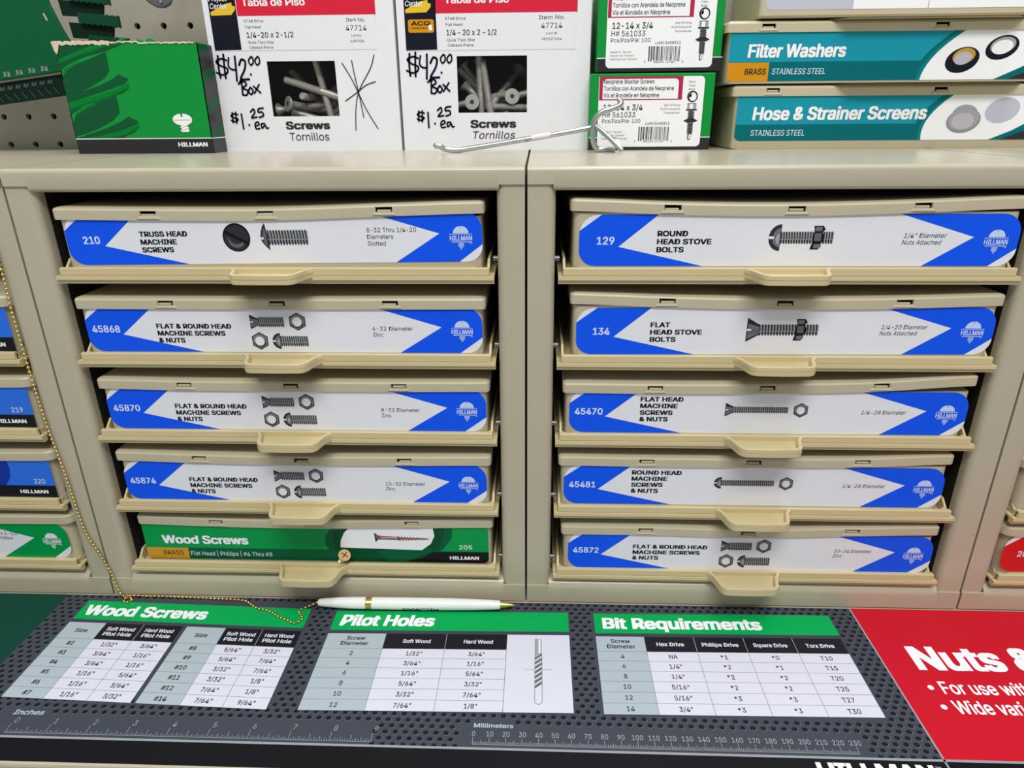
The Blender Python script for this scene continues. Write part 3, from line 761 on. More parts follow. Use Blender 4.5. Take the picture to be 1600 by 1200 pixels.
# ------------------------------------------------------------------ pen and bead chain
def pen():
    a = Vector((-.1598, -.0118, .0)); b = Vector((-.0078, -.0110, 0)); L = .152
    t = thing('ballpoint_pen', 'white ballpoint pen with gold ring and tip lying against the cabinets', 'pen', (a.x, a.y, .0047-.0006), rot=(0, 0, math.atan2(b.y-a.y, L)))
    def lathe(pr, name, m, n=28):
        bm = bmesh.new()
        rings(bm, [[(x, r*math.cos(2*PI*i/n), r*math.sin(2*PI*i/n)) for i in range(n)] for x, r in pr])
        return fin(name, bm, m, t, True)
    lathe([(0, .0014), (.0004, .0024), (.0015, .0029), (.006, .0034), (.016, .0041), (.028, .0045), (.0372, .0046)], 'cap', 'pen_white')
    lathe([(.0372, .0046), (.0373, .0048), (.0420, .0048), (.0421, .0046)], 'ring', 'brass')
    lathe([(.0421, .0046), (.07, .0047), (.10, .0046), (.12, .0042), (.135, .0036), (.1402, .0032), (.1404, .0024)], 'barrel', 'pen_white')
    lathe([(.1403, .0026), (.144, .0020), (.149, .0011), (.1512, .0006), (.152, .0003)], 'tip', 'brass')
    ar = Art(); ar.text('black', 'HILLMAN', 0, 0, 27.5, 3.2, .03)
    def fold(x, y, l):   # printed upside down round the lower front of the barrel
        r = .00482
        return Vector((.0935-x/1000, r*math.cos(PI+.12+y/4.7), r*math.sin(PI+.12+y/4.7)))
    ar.build('lettering', t, ((0, 0, 0), (-1, 0, 0), (0, 0, -1), (0, -1, 0)), fold=fold)
pen()
def chain():
    z0 = .0003
    P = [(-.3418, -.0028, .306), (-.3420, -.0026, .2534), (-.3432, -.0024, .227), (-.3426, -.0022, .1588), (-.3390, -.0022, .1112), (-.3365, -.0022, .0617), (-.3300, -.0024, .0405), (-.3245, -.0028, .022), (-.3225, -.0034, .012), (-.3195, -.0050, .0035),
         (-.3140, -.0060, z0), (-.3095, -.0072, z0), (-.3095, -.0098, z0), (-.3120, -.0112, z0), (-.3148, -.0098, z0), (-.3132, -.0066, z0+.0017), (-.3088, -.0040, z0+.0006), (-.2989, -.0038, z0), (-.2905, -.0036, z0), (-.2768, -.0040, z0), (-.2505, -.0050, z0), (-.2307, -.0058, z0), (-.2190, -.0075, z0), (-.2079, -.0148, z0),
         (-.2010, -.0166, z0), (-.1935, -.0198, z0), (-.1855, -.0248, z0), (-.1782, -.0281, z0), (-.1730, -.0308, z0), (-.1688, -.0280, z0), (-.1684, -.0244, z0), (-.1728, -.0196, z0), (-.1722, -.0158, z0), (-.1680, -.0132, z0+.0005), (-.1604, -.0118, .0041)]
    S_ = smoothpath(P, 10); d = .00325; pts = [S_[0]]; acc = 0
    for a, b in zip(S_[:-1], S_[1:]):
        seg = (b-a).length; pos = 0
        while acc+(seg-pos) >= d:
            pos += d-acc; pts.append(a+(b-a)*(pos/seg)); acc = 0
        acc += seg-pos
    bm = bmesh.new(); bmesh.ops.create_icosphere(bm, subdivisions=2, radius=.00118)
    me0 = [v.co.copy() for v in bm.verts]; fc = [[v.index for v in f.verts] for f in bm.faces]; bm.free()
    V = []; F = []
    for p in pts:
        b = len(V); V += [p+v for v in me0]; F += [[b+i for i in f] for f in fc]
    me = bpy.data.meshes.new('bead_chain'); me.from_pydata(V, [], F); me.materials.append(MATS['brass'])
    for p in me.polygons: p.use_smooth = True
    o = link('bead_chain', me)
    tag(o, 'thin gold bead chain hanging down the left cabinets and running to the pen', 'chain')
    bm = bmesh.new(); tube(bm, S_[::2], .00035, 6); fin('link_wire', bm, 'brass', o, True)
chain()

# ------------------------------------------------------------------ things on top of the cabinets
def white_box(xl, xr, xlt, xrt, zt, label, lot):
    y = .19; W = xr-xl; ix = 13 if lot else 0
    t = thing('screw_carton', label, 'box', (xl/1000, y, ZT), 'white screw cartons with handwritten prices')
    H = zt-.323*1000
    wx0, wx1, wz0, wz1 = WIN[lot]
    wx0 -= xl; wx1 -= xl; wz0 -= 323; wz1 -= 323
    bm = bmesh.new(); m = 1/1000; D = .064
    def q(x0, x1, z0, z1): box(bm, x0*m, x1*m, 0, .0006, z0*m, z1*m)
    q(0, W, 0, wz0); q(0, W, wz1, H); q(0, wx0, wz0, wz1); q(wx1, W, wz0, wz1)
    box(bm, 0, .0006, .0006, D, 0, H*m); box(bm, (W-.6)*m, W*m, .0006, D, 0, H*m)
    box(bm, .0006, (W-.6)*m, .0006, D, 0, .0006); box(bm, .0006, (W-.6)*m, .0006, D, (H-.6)*m, H*m); box(bm, .0006, (W-.6)*m, D-.0006, D, .0006, (H-.6)*m)
    fin('carton', bm, 'white_card', t)
    bm = bmesh.new()   # carton's inner shade painted as a dark lining
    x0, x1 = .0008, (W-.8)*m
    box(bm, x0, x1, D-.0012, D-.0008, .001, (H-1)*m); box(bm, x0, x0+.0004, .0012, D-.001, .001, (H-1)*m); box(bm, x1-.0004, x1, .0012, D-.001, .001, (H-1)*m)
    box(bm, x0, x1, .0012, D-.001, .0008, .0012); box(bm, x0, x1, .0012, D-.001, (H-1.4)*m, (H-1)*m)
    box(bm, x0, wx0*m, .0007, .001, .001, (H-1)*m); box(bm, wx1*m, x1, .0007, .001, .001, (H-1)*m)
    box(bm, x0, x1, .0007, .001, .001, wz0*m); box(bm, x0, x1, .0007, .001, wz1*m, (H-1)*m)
    fin('shade_lining', bm, 'carton_shade', t)
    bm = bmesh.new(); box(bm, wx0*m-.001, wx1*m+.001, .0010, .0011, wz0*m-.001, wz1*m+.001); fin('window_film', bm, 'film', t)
    return t, xl
WIN = {0: (-220, -162.6, 351.2, 394), 1: (-60.6, -2.5, 353, 396.4)}
def art_white(lot):
    a = Art()
    if lot == 0:
        X = dict(b0=-262, b1=-239.5, bz=402.5, r0=-239, r1=-125.4, rz=428, tl=-234.4, th=436)
    else:
        X = dict(b0=-102, b1=-76.3, bz=401.0, r0=-76.8, r1=38.0, rz=428, tl=-69, th=436)
    a.rect('white', X['b0'], X['bz']-.2, X['r1']-.8, X['rz']+30, 1)
    a.poly('navy', [(X['b0']+.0, X['bz']), (X['b1'], X['bz']+.4), (X['b1'], 465), (X['b0'], 465)], 2)
    a.rect('red2', X['r0'], X['rz']-.3, X['r1'], 465, 2)
    a.text('lwhite', 'Tabla de Piso', X['tl'], 434.8, 52, 5.2, .03, 0, 'l', 3)
    bx = X['b0']
    a.poly('yellow', [(bx+1.2, 428.2), (bx+.8, 430.6), (bx+14, 436.6), (bx+19.5, 437.4), (bx+19.3, 435.4), (bx+22, 434.6), (bx+21.5, 432.0), (bx+18, 428.6)], 3)
    a.text('lwhite', 'Center', bx+1.2, 433.0, 14.5, 4.0, .01, .2, 'l', 4)
    a.text('lwhite', 'Project', bx+.6, 438.5, 15.5, 4.0, .01, .2, 'l', 4)
    tl = X['tl']
    sm = [('STAR Drive', 423.0, 16, 2.0), ('Flat Head', 418.6, 13, 2.0), ('1/4-20 x 2-1/2' if lot == 0 else '1/4 – 20 x 2 – 1/2', 411.8, 39, 4.0), ('Guia Tipo Star', 407.4, 22, 2.0), ('Cabeza Plana', 403.6, 20, 2.0)]
    for i, (s_, z, w_, c) in enumerate(sm): a.text('dark', s_, tl+.4*i, z, w_*(1 if lot == 0 else 1.05), c, .004 if c < 3 else .012, 0, 'l', 3)
    nx = -142.2 if lot == 0 else 17.5
    for s_, z, w_, c in (('Item No.', 422.7, 15.4 if lot == 0 else 21, 2.7), ('47714', 416.2, 17, 3.8), ('Lot No.' if lot == 0 else 'Lot #', 411.8, 8.5, 1.6), ('6287528' if lot == 0 else 'HE9227624', 407.6, 11 if lot == 0 else 16, 1.7)):
        a.text('dark', s_, nx, z, w_, c, .006, 0, 'c', 3)
    wx = (WIN[lot][0]+WIN[lot][1])/2
    if lot == 0: a.text('dark', 'Screws', -210.3, 341, 38.5, 5.9, .045); a.text('dark', 'Tornillos', -208, 331.7, 34.5, 6.3, .004, 0)
    else: a.text('dark', 'Screws', -50.7, 341.1, 39, 5.9, .045); a.text('dark', 'Tornillos', -48.6, 332.2, 36, 6.0, .004, .2)
    if lot == 1:
        a.rr('orange', -99.4, 414.0, -78.2, 423.6, 1.6, 3); a.text('black', 'ACQ', -96.8, 419.2, 15.5, 3.0, .03, 0, 'l', 4); a.text('black', 'COMPATIBLE', -96.8, 416.7, 13, 1.2, .01, 0, 'l', 4)
        a.poly('lwhite', [(-83, 419.5), (-80.2, 419.7), (-79.6, 416), (-82, 415.2)], 5)
    # handwriting in dark marker
    dx = 0 if lot == 0 else 161; dz = 0
    def st(pts, wd=1.0): wd = wd*1.25; a.stroke('marker', [(x+dx, z+dz) for x, z in pts], wd, 5)
    st([(-260.5, 398.6), (-261.2, 390), (-260.8, 382)], 1.3); st([(-255.6, 399.5), (-256.2, 390), (-256.4, 381.6)], 1.3)
    st([(-253.6, 395.2), (-258, 396.4), (-262.6, 394.2), (-259, 391), (-254, 389), (-254.6, 385.6), (-259, 384.2), (-263.6, 386)], 1.1)
    st([(-251.5, 397), (-252.6, 391), (-250, 388.2), (-246.5, 388)], 1.1); st([(-246.2, 398), (-246.6, 388), (-247.2, 379.5)], 1.3)
    st([(-243.5, 391.5), (-241, 395.6), (-238, 394), (-239.4, 388), (-243.6, 381.5), (-242, 380.4), (-236.6, 380.6)], 1.3); a.ell('marker', -234.6+dx, 384.2, .9, .9, 5)
    for cx_ in (-233, -227.6): st([(cx_+.4, 397.6), (cx_-2, 394.8), (cx_-.6, 391.4), (cx_+1.8, 393.4), (cx_+1.6, 397), (cx_+.2, 397.6)], 1.0)
    # Box
    st([(-245.2, 378), (-243.6, 379), (-243.9, 368.6)], 1.2); st([(-246.5, 377), (-241.6, 379), (-239.6, 376.5), (-243, 373.8), (-239.2, 371.8), (-240.6, 368.4), (-244, 368.6)], 1.1)
    st([(-236.6, 374.2), (-238.6, 371.4), (-236.6, 368.8), (-234.6, 371.6), (-236.6, 374.4)], 1.1); st([(-233.6, 375), (-228.4, 370)], 1.2); st([(-228.8, 376.4), (-233.6, 369.8)], 1.1)
    # $1.25 ea
    st([(-255.4, 354.6), (-255.8, 346.8)], 1.1); st([(-252.4, 354.8), (-252.8, 346.2)], 1.1); st([(-250.8, 353), (-254.4, 353.6), (-256.8, 351.8), (-254, 350.4), (-251, 349.2), (-253.6, 347.4), (-257, 348.4)], 1.0)
    st([(-247.6, 353.4), (-247.4, 341.6)], 1.2); a.ell('marker', -242.0+dx, 344.6, .9, .9, 5)
    st([(-239.4, 355), (-236.6, 357.2), (-235.8, 354.4), (-239, 350.4), (-234.4, 351)], 1.1); st([(-228, 358), (-232, 357.4), (-232.6, 354.8), (-229.4, 354.8), (-228.6, 352), (-232.4, 350.6)], 1.1)
    st([(-236.8, 343.6), (-233.4, 345), (-234.4, 347), (-236.8, 345.4), (-236.4, 341.6), (-233, 341.8)], 1.0); st([(-228.6, 345.8), (-231.4, 345.2), (-231, 342), (-228.2, 344.6), (-227.4, 342), (-225.6, 342.2)], 1.0)
    if lot == 0:   # scribbled star
        for p in ([(-156.4, 392), (-150, 381), (-145.5, 371), (-139, 356), (-130.4, 341)], [(-148.2, 394), (-146.6, 382), (-144, 366), (-141.9, 350)], [(-129.2, 398), (-133, 388), (-144, 371), (-148, 357), (-149.6, 339.8)], [(-156.4, 363), (-146, 369.5), (-138, 375), (-129.6, 377.8)]):
            a.stroke('marker', p, .75, 5)
    return a
t1, xl1 = white_box(-267.0, -110.8, 0, 0, 470, 'white screw carton left of the other, with a pen-drawn star beside its window', 0)
art_white(0).build('print', t1, ((xl1/-1000*0-xl1/1000, -.0002, -.323), (1, 0, 0), (0, 0, 1), (0, -1, 0)))
t2, xl2 = white_box(-108.4, 49.4, 0, 0, 470, 'white screw carton with the yellow ACQ badge, standing behind the metal hook', 1)
art_white(1).build('print', t2, ((-xl2/1000, -.0002, -.323), (1, 0, 0), (0, 0, 1), (0, -1, 0)))

# screws seen through the carton windows
def screw_mesh():
    n = 16; bm = bmesh.new()
    lo = [(.0062, 0), (.0064, -.0006), (.0031, -.0044), (.0030, -.0075)]
    loops = [[(r*math.cos(2*PI*i/n), r*math.sin(2*PI*i/n), z) for i in range(n)] for r, z in lo]
    z = -.0235; loops.append([(.0030*math.cos(2*PI*i/n), .0030*math.sin(2*PI*i/n), z) for i in range(n)])
    while z > -.055:
        for r, dz in ((.0031, 0), (.0026, -.0006)):
            loops.append([(r*math.cos(2*PI*i/n), r*math.sin(2*PI*i/n), z+dz) for i in range(n)])
        z -= .00125
    loops.append([(.0022*math.cos(2*PI*i/n), .0022*math.sin(2*PI*i/n), -.0560) for i in range(n)])
    rings(bm, loops)
    v = [bm.verts.new((.0024*(1 if i % 2 else .62)*math.cos(PI/6*i), .0024*(1 if i % 2 else .62)*math.sin(PI/6*i), .00008)) for i in range(12)]
    bm.faces.new(v).material_index = 1
    bmesh.ops.recalc_face_normals(bm, faces=bm.faces)
    me = bpy.data.meshes.new('machine_screw'); bm.to_mesh(me); bm.free(); me.materials.append(MATS['screw_steel']); me.materials.append(MATS['screw_dark'])
    for p in me.polygons: p.use_smooth = True
    me.set_sharp_from_angle(angle=math.radians(40)); return me
SM = screw_mesh()
def place_screw(head, d, label, group):   # head centre (mm), d = direction from tip to head
    o = link('machine_screw', SM); tag(o, label, 'screw', group)
    o.matrix_world = Matrix.Translation(Vector(head)/1000) @ Vector(d).normalized().to_track_quat('Z', 'Y').to_matrix().to_4x4()
LB1 = 'grey steel screw seen through the window of the carton with the pen-drawn star'
LB2 = 'grey steel screw seen through the window of the carton with the ACQ badge'
g1 = 'screws inside the left white carton'; g2 = 'screws inside the right white carton'
for h, d in (((-157.5, 201, 364.0), (.95, -.02, -.30)), ((-209.5, 199, 361.5), (-.65, -.65, .15)), ((-193.5, 252, 366), (.03, .99, -.02)), ((-209, 207, 355.0), (-.9, -.2, .28)), ((-224, 215, 356), (-.95, .1, -.1)),
             ((-164, 212, 352.5), (.9, -.1, .35)), ((-213, 226, 347), (-.7, -.1, -.5)), ((-160, 228, 372), (.6, .1, .7)), ((-176, 240, 350), (.5, .1, -.5)), ((-172, 203, 344), (.2, 0, -.95))):
    place_screw(h, d, LB1, g1)
for h, d in (((-49.6, 197, 361.5), (-.1, -.97, .12)), ((-15.2, 197, 365.8), (.12, -.97, .1)), ((-36.5, 205, 361.8), (.0, -.98, .0)), ((-31.5, 199, 337.5), (.15, 0, -.99)), ((-42, 203, 344), (.02, .05, -.99)),
             ((-57, 214, 376), (-.7, .1, .7)), ((20, 200, 356.0), (.99, -.02, -.03)), ((-68, 209, 358), (-.95, 0, -.2)), ((-10, 243, 388), (.4, .7, .5)), ((-60, 222, 392), (-.6, -.1, .7)), ((-22, 224, 352), (.55, .2, -.5)), ((8, 210, 371), (.8, -.1, .2)), ((-45, 236, 396), (-.1, .2, .97))):
    place_screw(h, d, LB2, g2)

# ---- open green carton with torn flap edge
def green_box():
    x0, x1, y, D = -.3815, -.2650, .165, .080; H = .0845
    t = thing('screw_carton', 'open green carton with torn top edge and black foot, left of the white cartons', 'box', (x0, y, ZT))
    W = x1-x0; bm = bmesh.new()
    n = 60; rr = random.Random(3)
    def topz(u):
        return H-.0006+.0004*math.sin(u*23)+rr.uniform(-.0005, .0005)+(.0012 if .52 < u < .8 else 0)
    def wall(a, b, th, jag=True):
        A, B = Vector(a), Vector(b); d = (B-A).normalized(); nn = Vector((-d.y, d.x, 0))*th
        for i in range(n):
            u0, u1 = i/n, (i+1)/n; p0, p1 = A+(B-A)*u0, A+(B-A)*u1
            za, zb = zs[i], zs[i+1]
            v = [bm.verts.new(q) for q in (p0, p1, p1+nn, p0+nn, p0+Vector((0, 0, za)), p1+Vector((0, 0, zb)), p1+nn+Vector((0, 0, zb)), p0+nn+Vector((0, 0, za)))]
            for f, mi in (((0, 1, 5, 4), 0), ((1, 2, 6, 5), 1), ((2, 3, 7, 6), 1), ((3, 0, 4, 7), 1), ((4, 5, 6, 7), 1), ((3, 2, 1, 0), 1)): bm.faces.new([v[k] for k in f]).material_index = mi
    zs = [topz(i/n) for i in range(n+1)]
    wall((0, 0, 0), (W, 0, 0), .0008)
    zs = [H-.001 for _ in zs]; wall((W, 0, 0), (W, D, 0), .0008); wall((W, D, 0), (0, D, 0), .0008); wall((0, D, 0), (0, 0, 0), .0008)
    box(bm, 0, W, 0, D, 0, .0008, 1)
    fin('carton', bm, ['box_green', 'torn_board'], t, fix=True)
    # torn, ragged paper edge along the rim
    bm = bmesh.new(); rr = random.Random(5)
    pr = None
    for i in range(70):
        u = i/69; xx = -.001+u*W*.99
        th = (.0013 if u < .4 else .0004)+rr.uniform(0, .0005); zz = H+rr.uniform(-.0003, .0006)-(.0008 if u > .6 else 0)
        c = [(xx, -.0007, zz-th-rr.uniform(0, .0008 if u < .4 else .0002)), (xx, .0014, zz-th), (xx, .0014, zz+th*.6), (xx, -.0006, zz+th*.5)]
        cur = [bm.verts.new(p) for p in c]
        if pr:
            for k in range(4): bm.faces.new((pr[k], pr[(k+1) % 4], cur[(k+1) % 4], cur[k]))
        pr = cur
    v = [bm.verts.new(p) for p in ((-.0022, -.0008, H+.001), (.0045, -.0009, H-.0002), (.0022, -.0009, H-.0066), (.0006, -.0008, H-.0085), (-.0008, -.0008, H-.006))]
    bm.faces.new(v)
    fin('torn_edge', bm, 'torn_board', t)
    bm = bmesh.new()
    for xa, w_, h_ in ((.0530, .0055, .0045), (.0660, .0085, .0030), (.0745, .0100, .0034)):
        rings(bm, [[(xa+w_*a, yy, H-.001+h_*b) for a, b in ((0, 0), (.15, .8), (.4, 1), (.75, .7), (1, 0))] for yy in (.0002, .0008)])
    fin('torn_tuft', bm, 'box_green', t)
    a = Art(); Wm = W*1000
    a.rect('box_black', 0, 0, Wm, 11.6, 1); a.rect('lwhite', 0, 11.6, Wm, 12.3, 2)
    a.text('lwhite', 'HILLMAN', 111.8, 5.4, 25, 3.2, .05, 0, 'r', 3)
    def P(pts, m, l): a.poly(m, pts, l)
    def cl(x): return max(0.2, x)
    # big screw thread artwork
    for k_, (m_, pts) in enumerate((
      ('box_green_dark', [(0.2, 83.3), (19.7, 83.3), (41.1, 83.3), (29.7, 82.1), (15.7, 78.2), (0.2, 72.5)]),
      ('box_green_dark', [(0.2, 70.0), (10.7, 73.4), (27.4, 77.3), (42.9, 81.8), (51.5, 83.3), (56.1, 83.3), (50.8, 81.5), (40.9, 78.1), (22.8, 74.3), (5.5, 68.0), (0.2, 64.2)]),
      ('box_green_dark', [(0.2, 56.3), (1.5, 60.6), (10.7, 67.2), (23.7, 71.8), (40.7, 77.5), (40.8, 70.7), (40.4, 63.4), (35.7, 58.5), (23.8, 52.7), (9.1, 46.8), (0.3, 43.5), (0.2, 47.0)]),
      ('box_green_dark', [(15.6, 48.9), (30.6, 53.1), (40.8, 57.2), (47.6, 61.0), (55.3, 57.5), (50.9, 53.9), (39.5, 50.5), (22.4, 45.9), (8.1, 42.1), (0.2, 40.2), (.2, 44.5)]),
      ('box_green_dark', [(0.2, 34.6), (15.5, 38.7), (35.4, 43.8), (54.6, 51.0), (48.3, 47.2), (39.7, 44.9), (24.2, 41.6), (12.5, 37.5), (0.6, 31.2)]),
      ('box_green_dark', [(1.5, 25.3), (4.2, 30.2), (15.1, 37.1), (26.8, 40.9), (41.8, 45.1), (42.3, 38.7), (42.0, 32.0), (34.6, 26.0), (22.6, 20.6), (10.8, 16.5), (0.4, 14.2)]),
      ('box_green_dark', [(16.3, 16.8), (30.9, 21.1), (42.7, 25.8), (48.8, 29.2), (56.9, 25.0), (51.5, 22.0), (35.6, 17.4), (21.3, 14.5), (4.2, 12.6), (1.7, 12.6)]),
      ('box_green_dark', [(28.9, 12.5), (43.4, 15.4), (56.6, 21.3), (50.5, 16.5), (43.1, 14.2), (42.5, 12.5)]),
      ('offgreen', [(0.2, 71.9), (18.4, 78.8), (42.0, 83.3), (54.3, 83.3), (56.8, 83.3), (42.9, 81.8), (23.3, 76.8), (0.2, 69.6)]),
      ('offgreen', [(0.2, 39.8), (24.9, 45.2), (42.0, 49.8), (54.5, 54.4), (54.2, 51.4), (35.6, 44.4), (15.6, 39.3), (0.5, 35.2)]),
      ('offgreen', [(6.9, 12.7), (29.7, 15.4), (44.2, 19.7), (56.2, 23.8), (56.4, 21.6), (43.6, 16.6), (29.0, 12.7), (21.9, 12.6)]),
      ('offgreen', [(1.5, 61.9), (3.7, 65.5), (13.9, 69.6), (24.3, 71.8), (12.2, 67.8), (6.1, 64.2)]),
      ('offgreen', [(4.4, 31.5), (9.2, 34.5), (20.9, 38.5), (26.4, 39.3), (14.8, 35.6), (8.6, 32.0)]))):
        a.poly(m_, pts, 1.2+.12*k_)
    # white screw logo
    sx, sz = 94, 26.5
    a.ell('lwhite', sx, sz, 8.2, 4.6, 4, 24); a.rect('box_green', sx-1.0, sz+2.2, sx+.6, sz+5, 5.5)
    a.poly('lwhite', [(sx-6, sz-1), (sx+6.4, sz-1), (sx+3, sz-5.4), (sx+4.6, sz-6.4), (sx+3.6, sz-7.6), (sx+4.8, sz-8.6), (sx+3.4, sz-9.6), (sx-2, sz-9.6), (sx-3.2, sz-8.4), (sx-1.4, sz-7.2), (sx-3, sz-6), (sx-1.6, sz-4.8)], 4.4)
    a.rect('maroon', sx-7.4, sz-.6, sx+7.4, sz-.3, 5)
    a.line('tint', [(sx-2.5, sz-6.6), (sx+3.4, sz-4.6)], .4, 5); a.line('tint', [(sx-2.5, sz-8.8), (sx+3.8, sz-6.8)], .4, 5)
    a.build('print', t, FRONT(0, -.0001, 0))
    b = Art(); b.rect('box_green_dark', 0, 12.3, 79, 83, 1); b.rect('box_black', 0, 0, 79, 11.6, 1); b.rect('lwhite', 0, 11.6, 79, 12.3, 1)
    for k in range(3): b.poly('box_black', [(0, 18+22*k), (0, 30+22*k), (30, 40+22*k), (60, 36+22*k), (30, 26+22*k)], 2)
    b.build('side_print', t, ((W+.0001, 0, 0), (0, 1, 0), (0, 0, 1), (1, 0, 0)))
green_box()

# ---- two small green cartons with white labels, stacked
def art_small(full=True):
    a = Art()
    W, H = 100, 58
    a.rect('box_black', 0, 0, W, 9.6, 1); a.rect('lwhite', 0, 9.6, W, 10.2, 2)
    a.rr('lwhite', 7, 2.6, 92, 56.2, (3.4, 3.4, 3.4, 0), 3)
    a.rr('maroon', 7.4, 38.6, 74.6, 56.2, (0, 0, 0, 0), 4); a.rr('lwhite', 10.2, 39.4, 71.2, 54.4, (0, 0, 3, 3), 5)
    for i, (s_, w_) in enumerate((('Neoprene Washer Screws', 40.5), ('Tornillos con Arandela de Neoprene', 56.5), ('Vis et Rondelle en Néoprène', 45))):
        a.text('dark', s_, 11, 50.9-5.1*i, w_, 3.2, .012, 0, 'l', 6)
    a.text('dark', '12-14 x 3/4', 11.2, 31.0, 32, 4.3, .01, 0, 'l', 6); a.text('dark', 'H# 561033', 10.8, 25.6, 26.8, 3.9, .008, 0, 'l', 6)
    a.text('dark', 'Pcs/Pzs/Pié: 100', 10.6, 21.4, 31.4, 2.8, .005, 0, 'l', 6)
    for i, s_ in enumerate(('Made in Taiwan', 'Hecho en Taiwan', 'Fabriqué au Taiwan')): a.text('grey', s_, 10.4, 13.7-2.6*i, (17, 19, 21.5)[i], 1.3, 0, 0, 'l', 6)
    for i, s_ in enumerate(('Self Drilling', 'Autorroscante', 'Taraudeuse')): a.text('grey', s_, 73.5, 34.0-2.9*i, (13, 16, 13)[i], 1.4, 0, .1, 'r', 6)
    for i, s_ in enumerate(('Box', 'Caja', 'Bte')): a.text('grey', s_, 82, 51.4-2.8*i, 5, 1.3, 0, 0, 'c', 6)
    a.text('dark', 'Lot#13688813', 46, 19.8, 20, 1.9, .002, 0, 'l', 6)
    rr = random.Random(11); x = 41
    while x < 66:
        w_ = rr.choice((.35, .35, .6, .9)); a.rect('dark', x, 8.2 if 43 < x < 63 else 7.2, x+w_, 18.2, 6); x += w_+rr.choice((.4, .5, .9))
    a.text('dark', '88236 12747', 54, 6.2, 17, 1.8, 0, 0, 'c', 6); a.text('dark', '0', 38.4, 6.2, None, 1.6, 0, 0, 'c', 6); a.text('dark', '0', 68.6, 6.2, None, 1.6, 0, 0, 'c', 6)
    # picture: washer and self drilling screw
    a.ell('dark', 83, 41.0, 4.3, 4.3, 6); a.ell('lwhite', 83.3, 40.8, 2.9, 3.2, 7); a.ell('mid', 81.2, 42, 1, 1.8, 7)
    a.rect('silver', 79.4, 31.2, 86.6, 35.8, 6); a.rect('lwhite', 81.4, 31.6, 84.0, 35.6, 7); a.rect('dark', 78.6, 30.4, 87.4, 31.4, 7); a.rect('grey', 79.4, 35.4, 86.6, 35.9, 7)
    for i in range(6): a.poly('dark', [(80.4, 29.8-1.15*i), (85.6, 29.2-1.15*i), (85.6, 28.6-1.15*i), (80.4, 29.2-1.15*i)], 7)
    a.rect('grey', 81, 22, 85, 30.4, 6); a.poly('dark', [(77.2, 22.6), (80.4, 24.2), (85.6, 24.2), (88.6, 22.6), (85.2, 21.2), (80.2, 21.2)], 8)
    for i in range(7): a.poly('dark', [(80.6-.0*i, 20.6-1.15*i), (85.4, 20.2-1.15*i), (85.0, 19.5-1.15*i), (80.8, 20-1.15*i)], 7)
    a.poly('grey', [(81, 21), (85, 21), (84.6, 12), (83.6, 8.2), (82.2, 7.4), (81.4, 8.4)], 6); a.poly('lwhite', [(82.6, 12), (84.2, 12), (83.2, 8.6), (82.2, 8.6)], 8)
    return a
def small_box(x0, y, z0, W, H, label, rotz):
    t = thing('screw_carton', label, 'box', (x0, y, z0), 'small green screw cartons with white labels', (0, 0, rotz))
    bm = bmesh.new(); box(bm, 0, W, 0, .066, 0, H); fin('carton', bm, 'box_green', t, False, .0006)
    a = art_small(); a.build('label', t, FRONT(0, -.0001, 0))
    return t
small_box(.0492, .1755, ZT, .1002, .0585, 'lower small green carton labelled Neoprene Washer Screws, behind the hook end', .0)
small_box(.0540, .179, ZT+.0600, .0990, .0585, 'upper small green carton stacked on another, cut off by the top edge', .0)

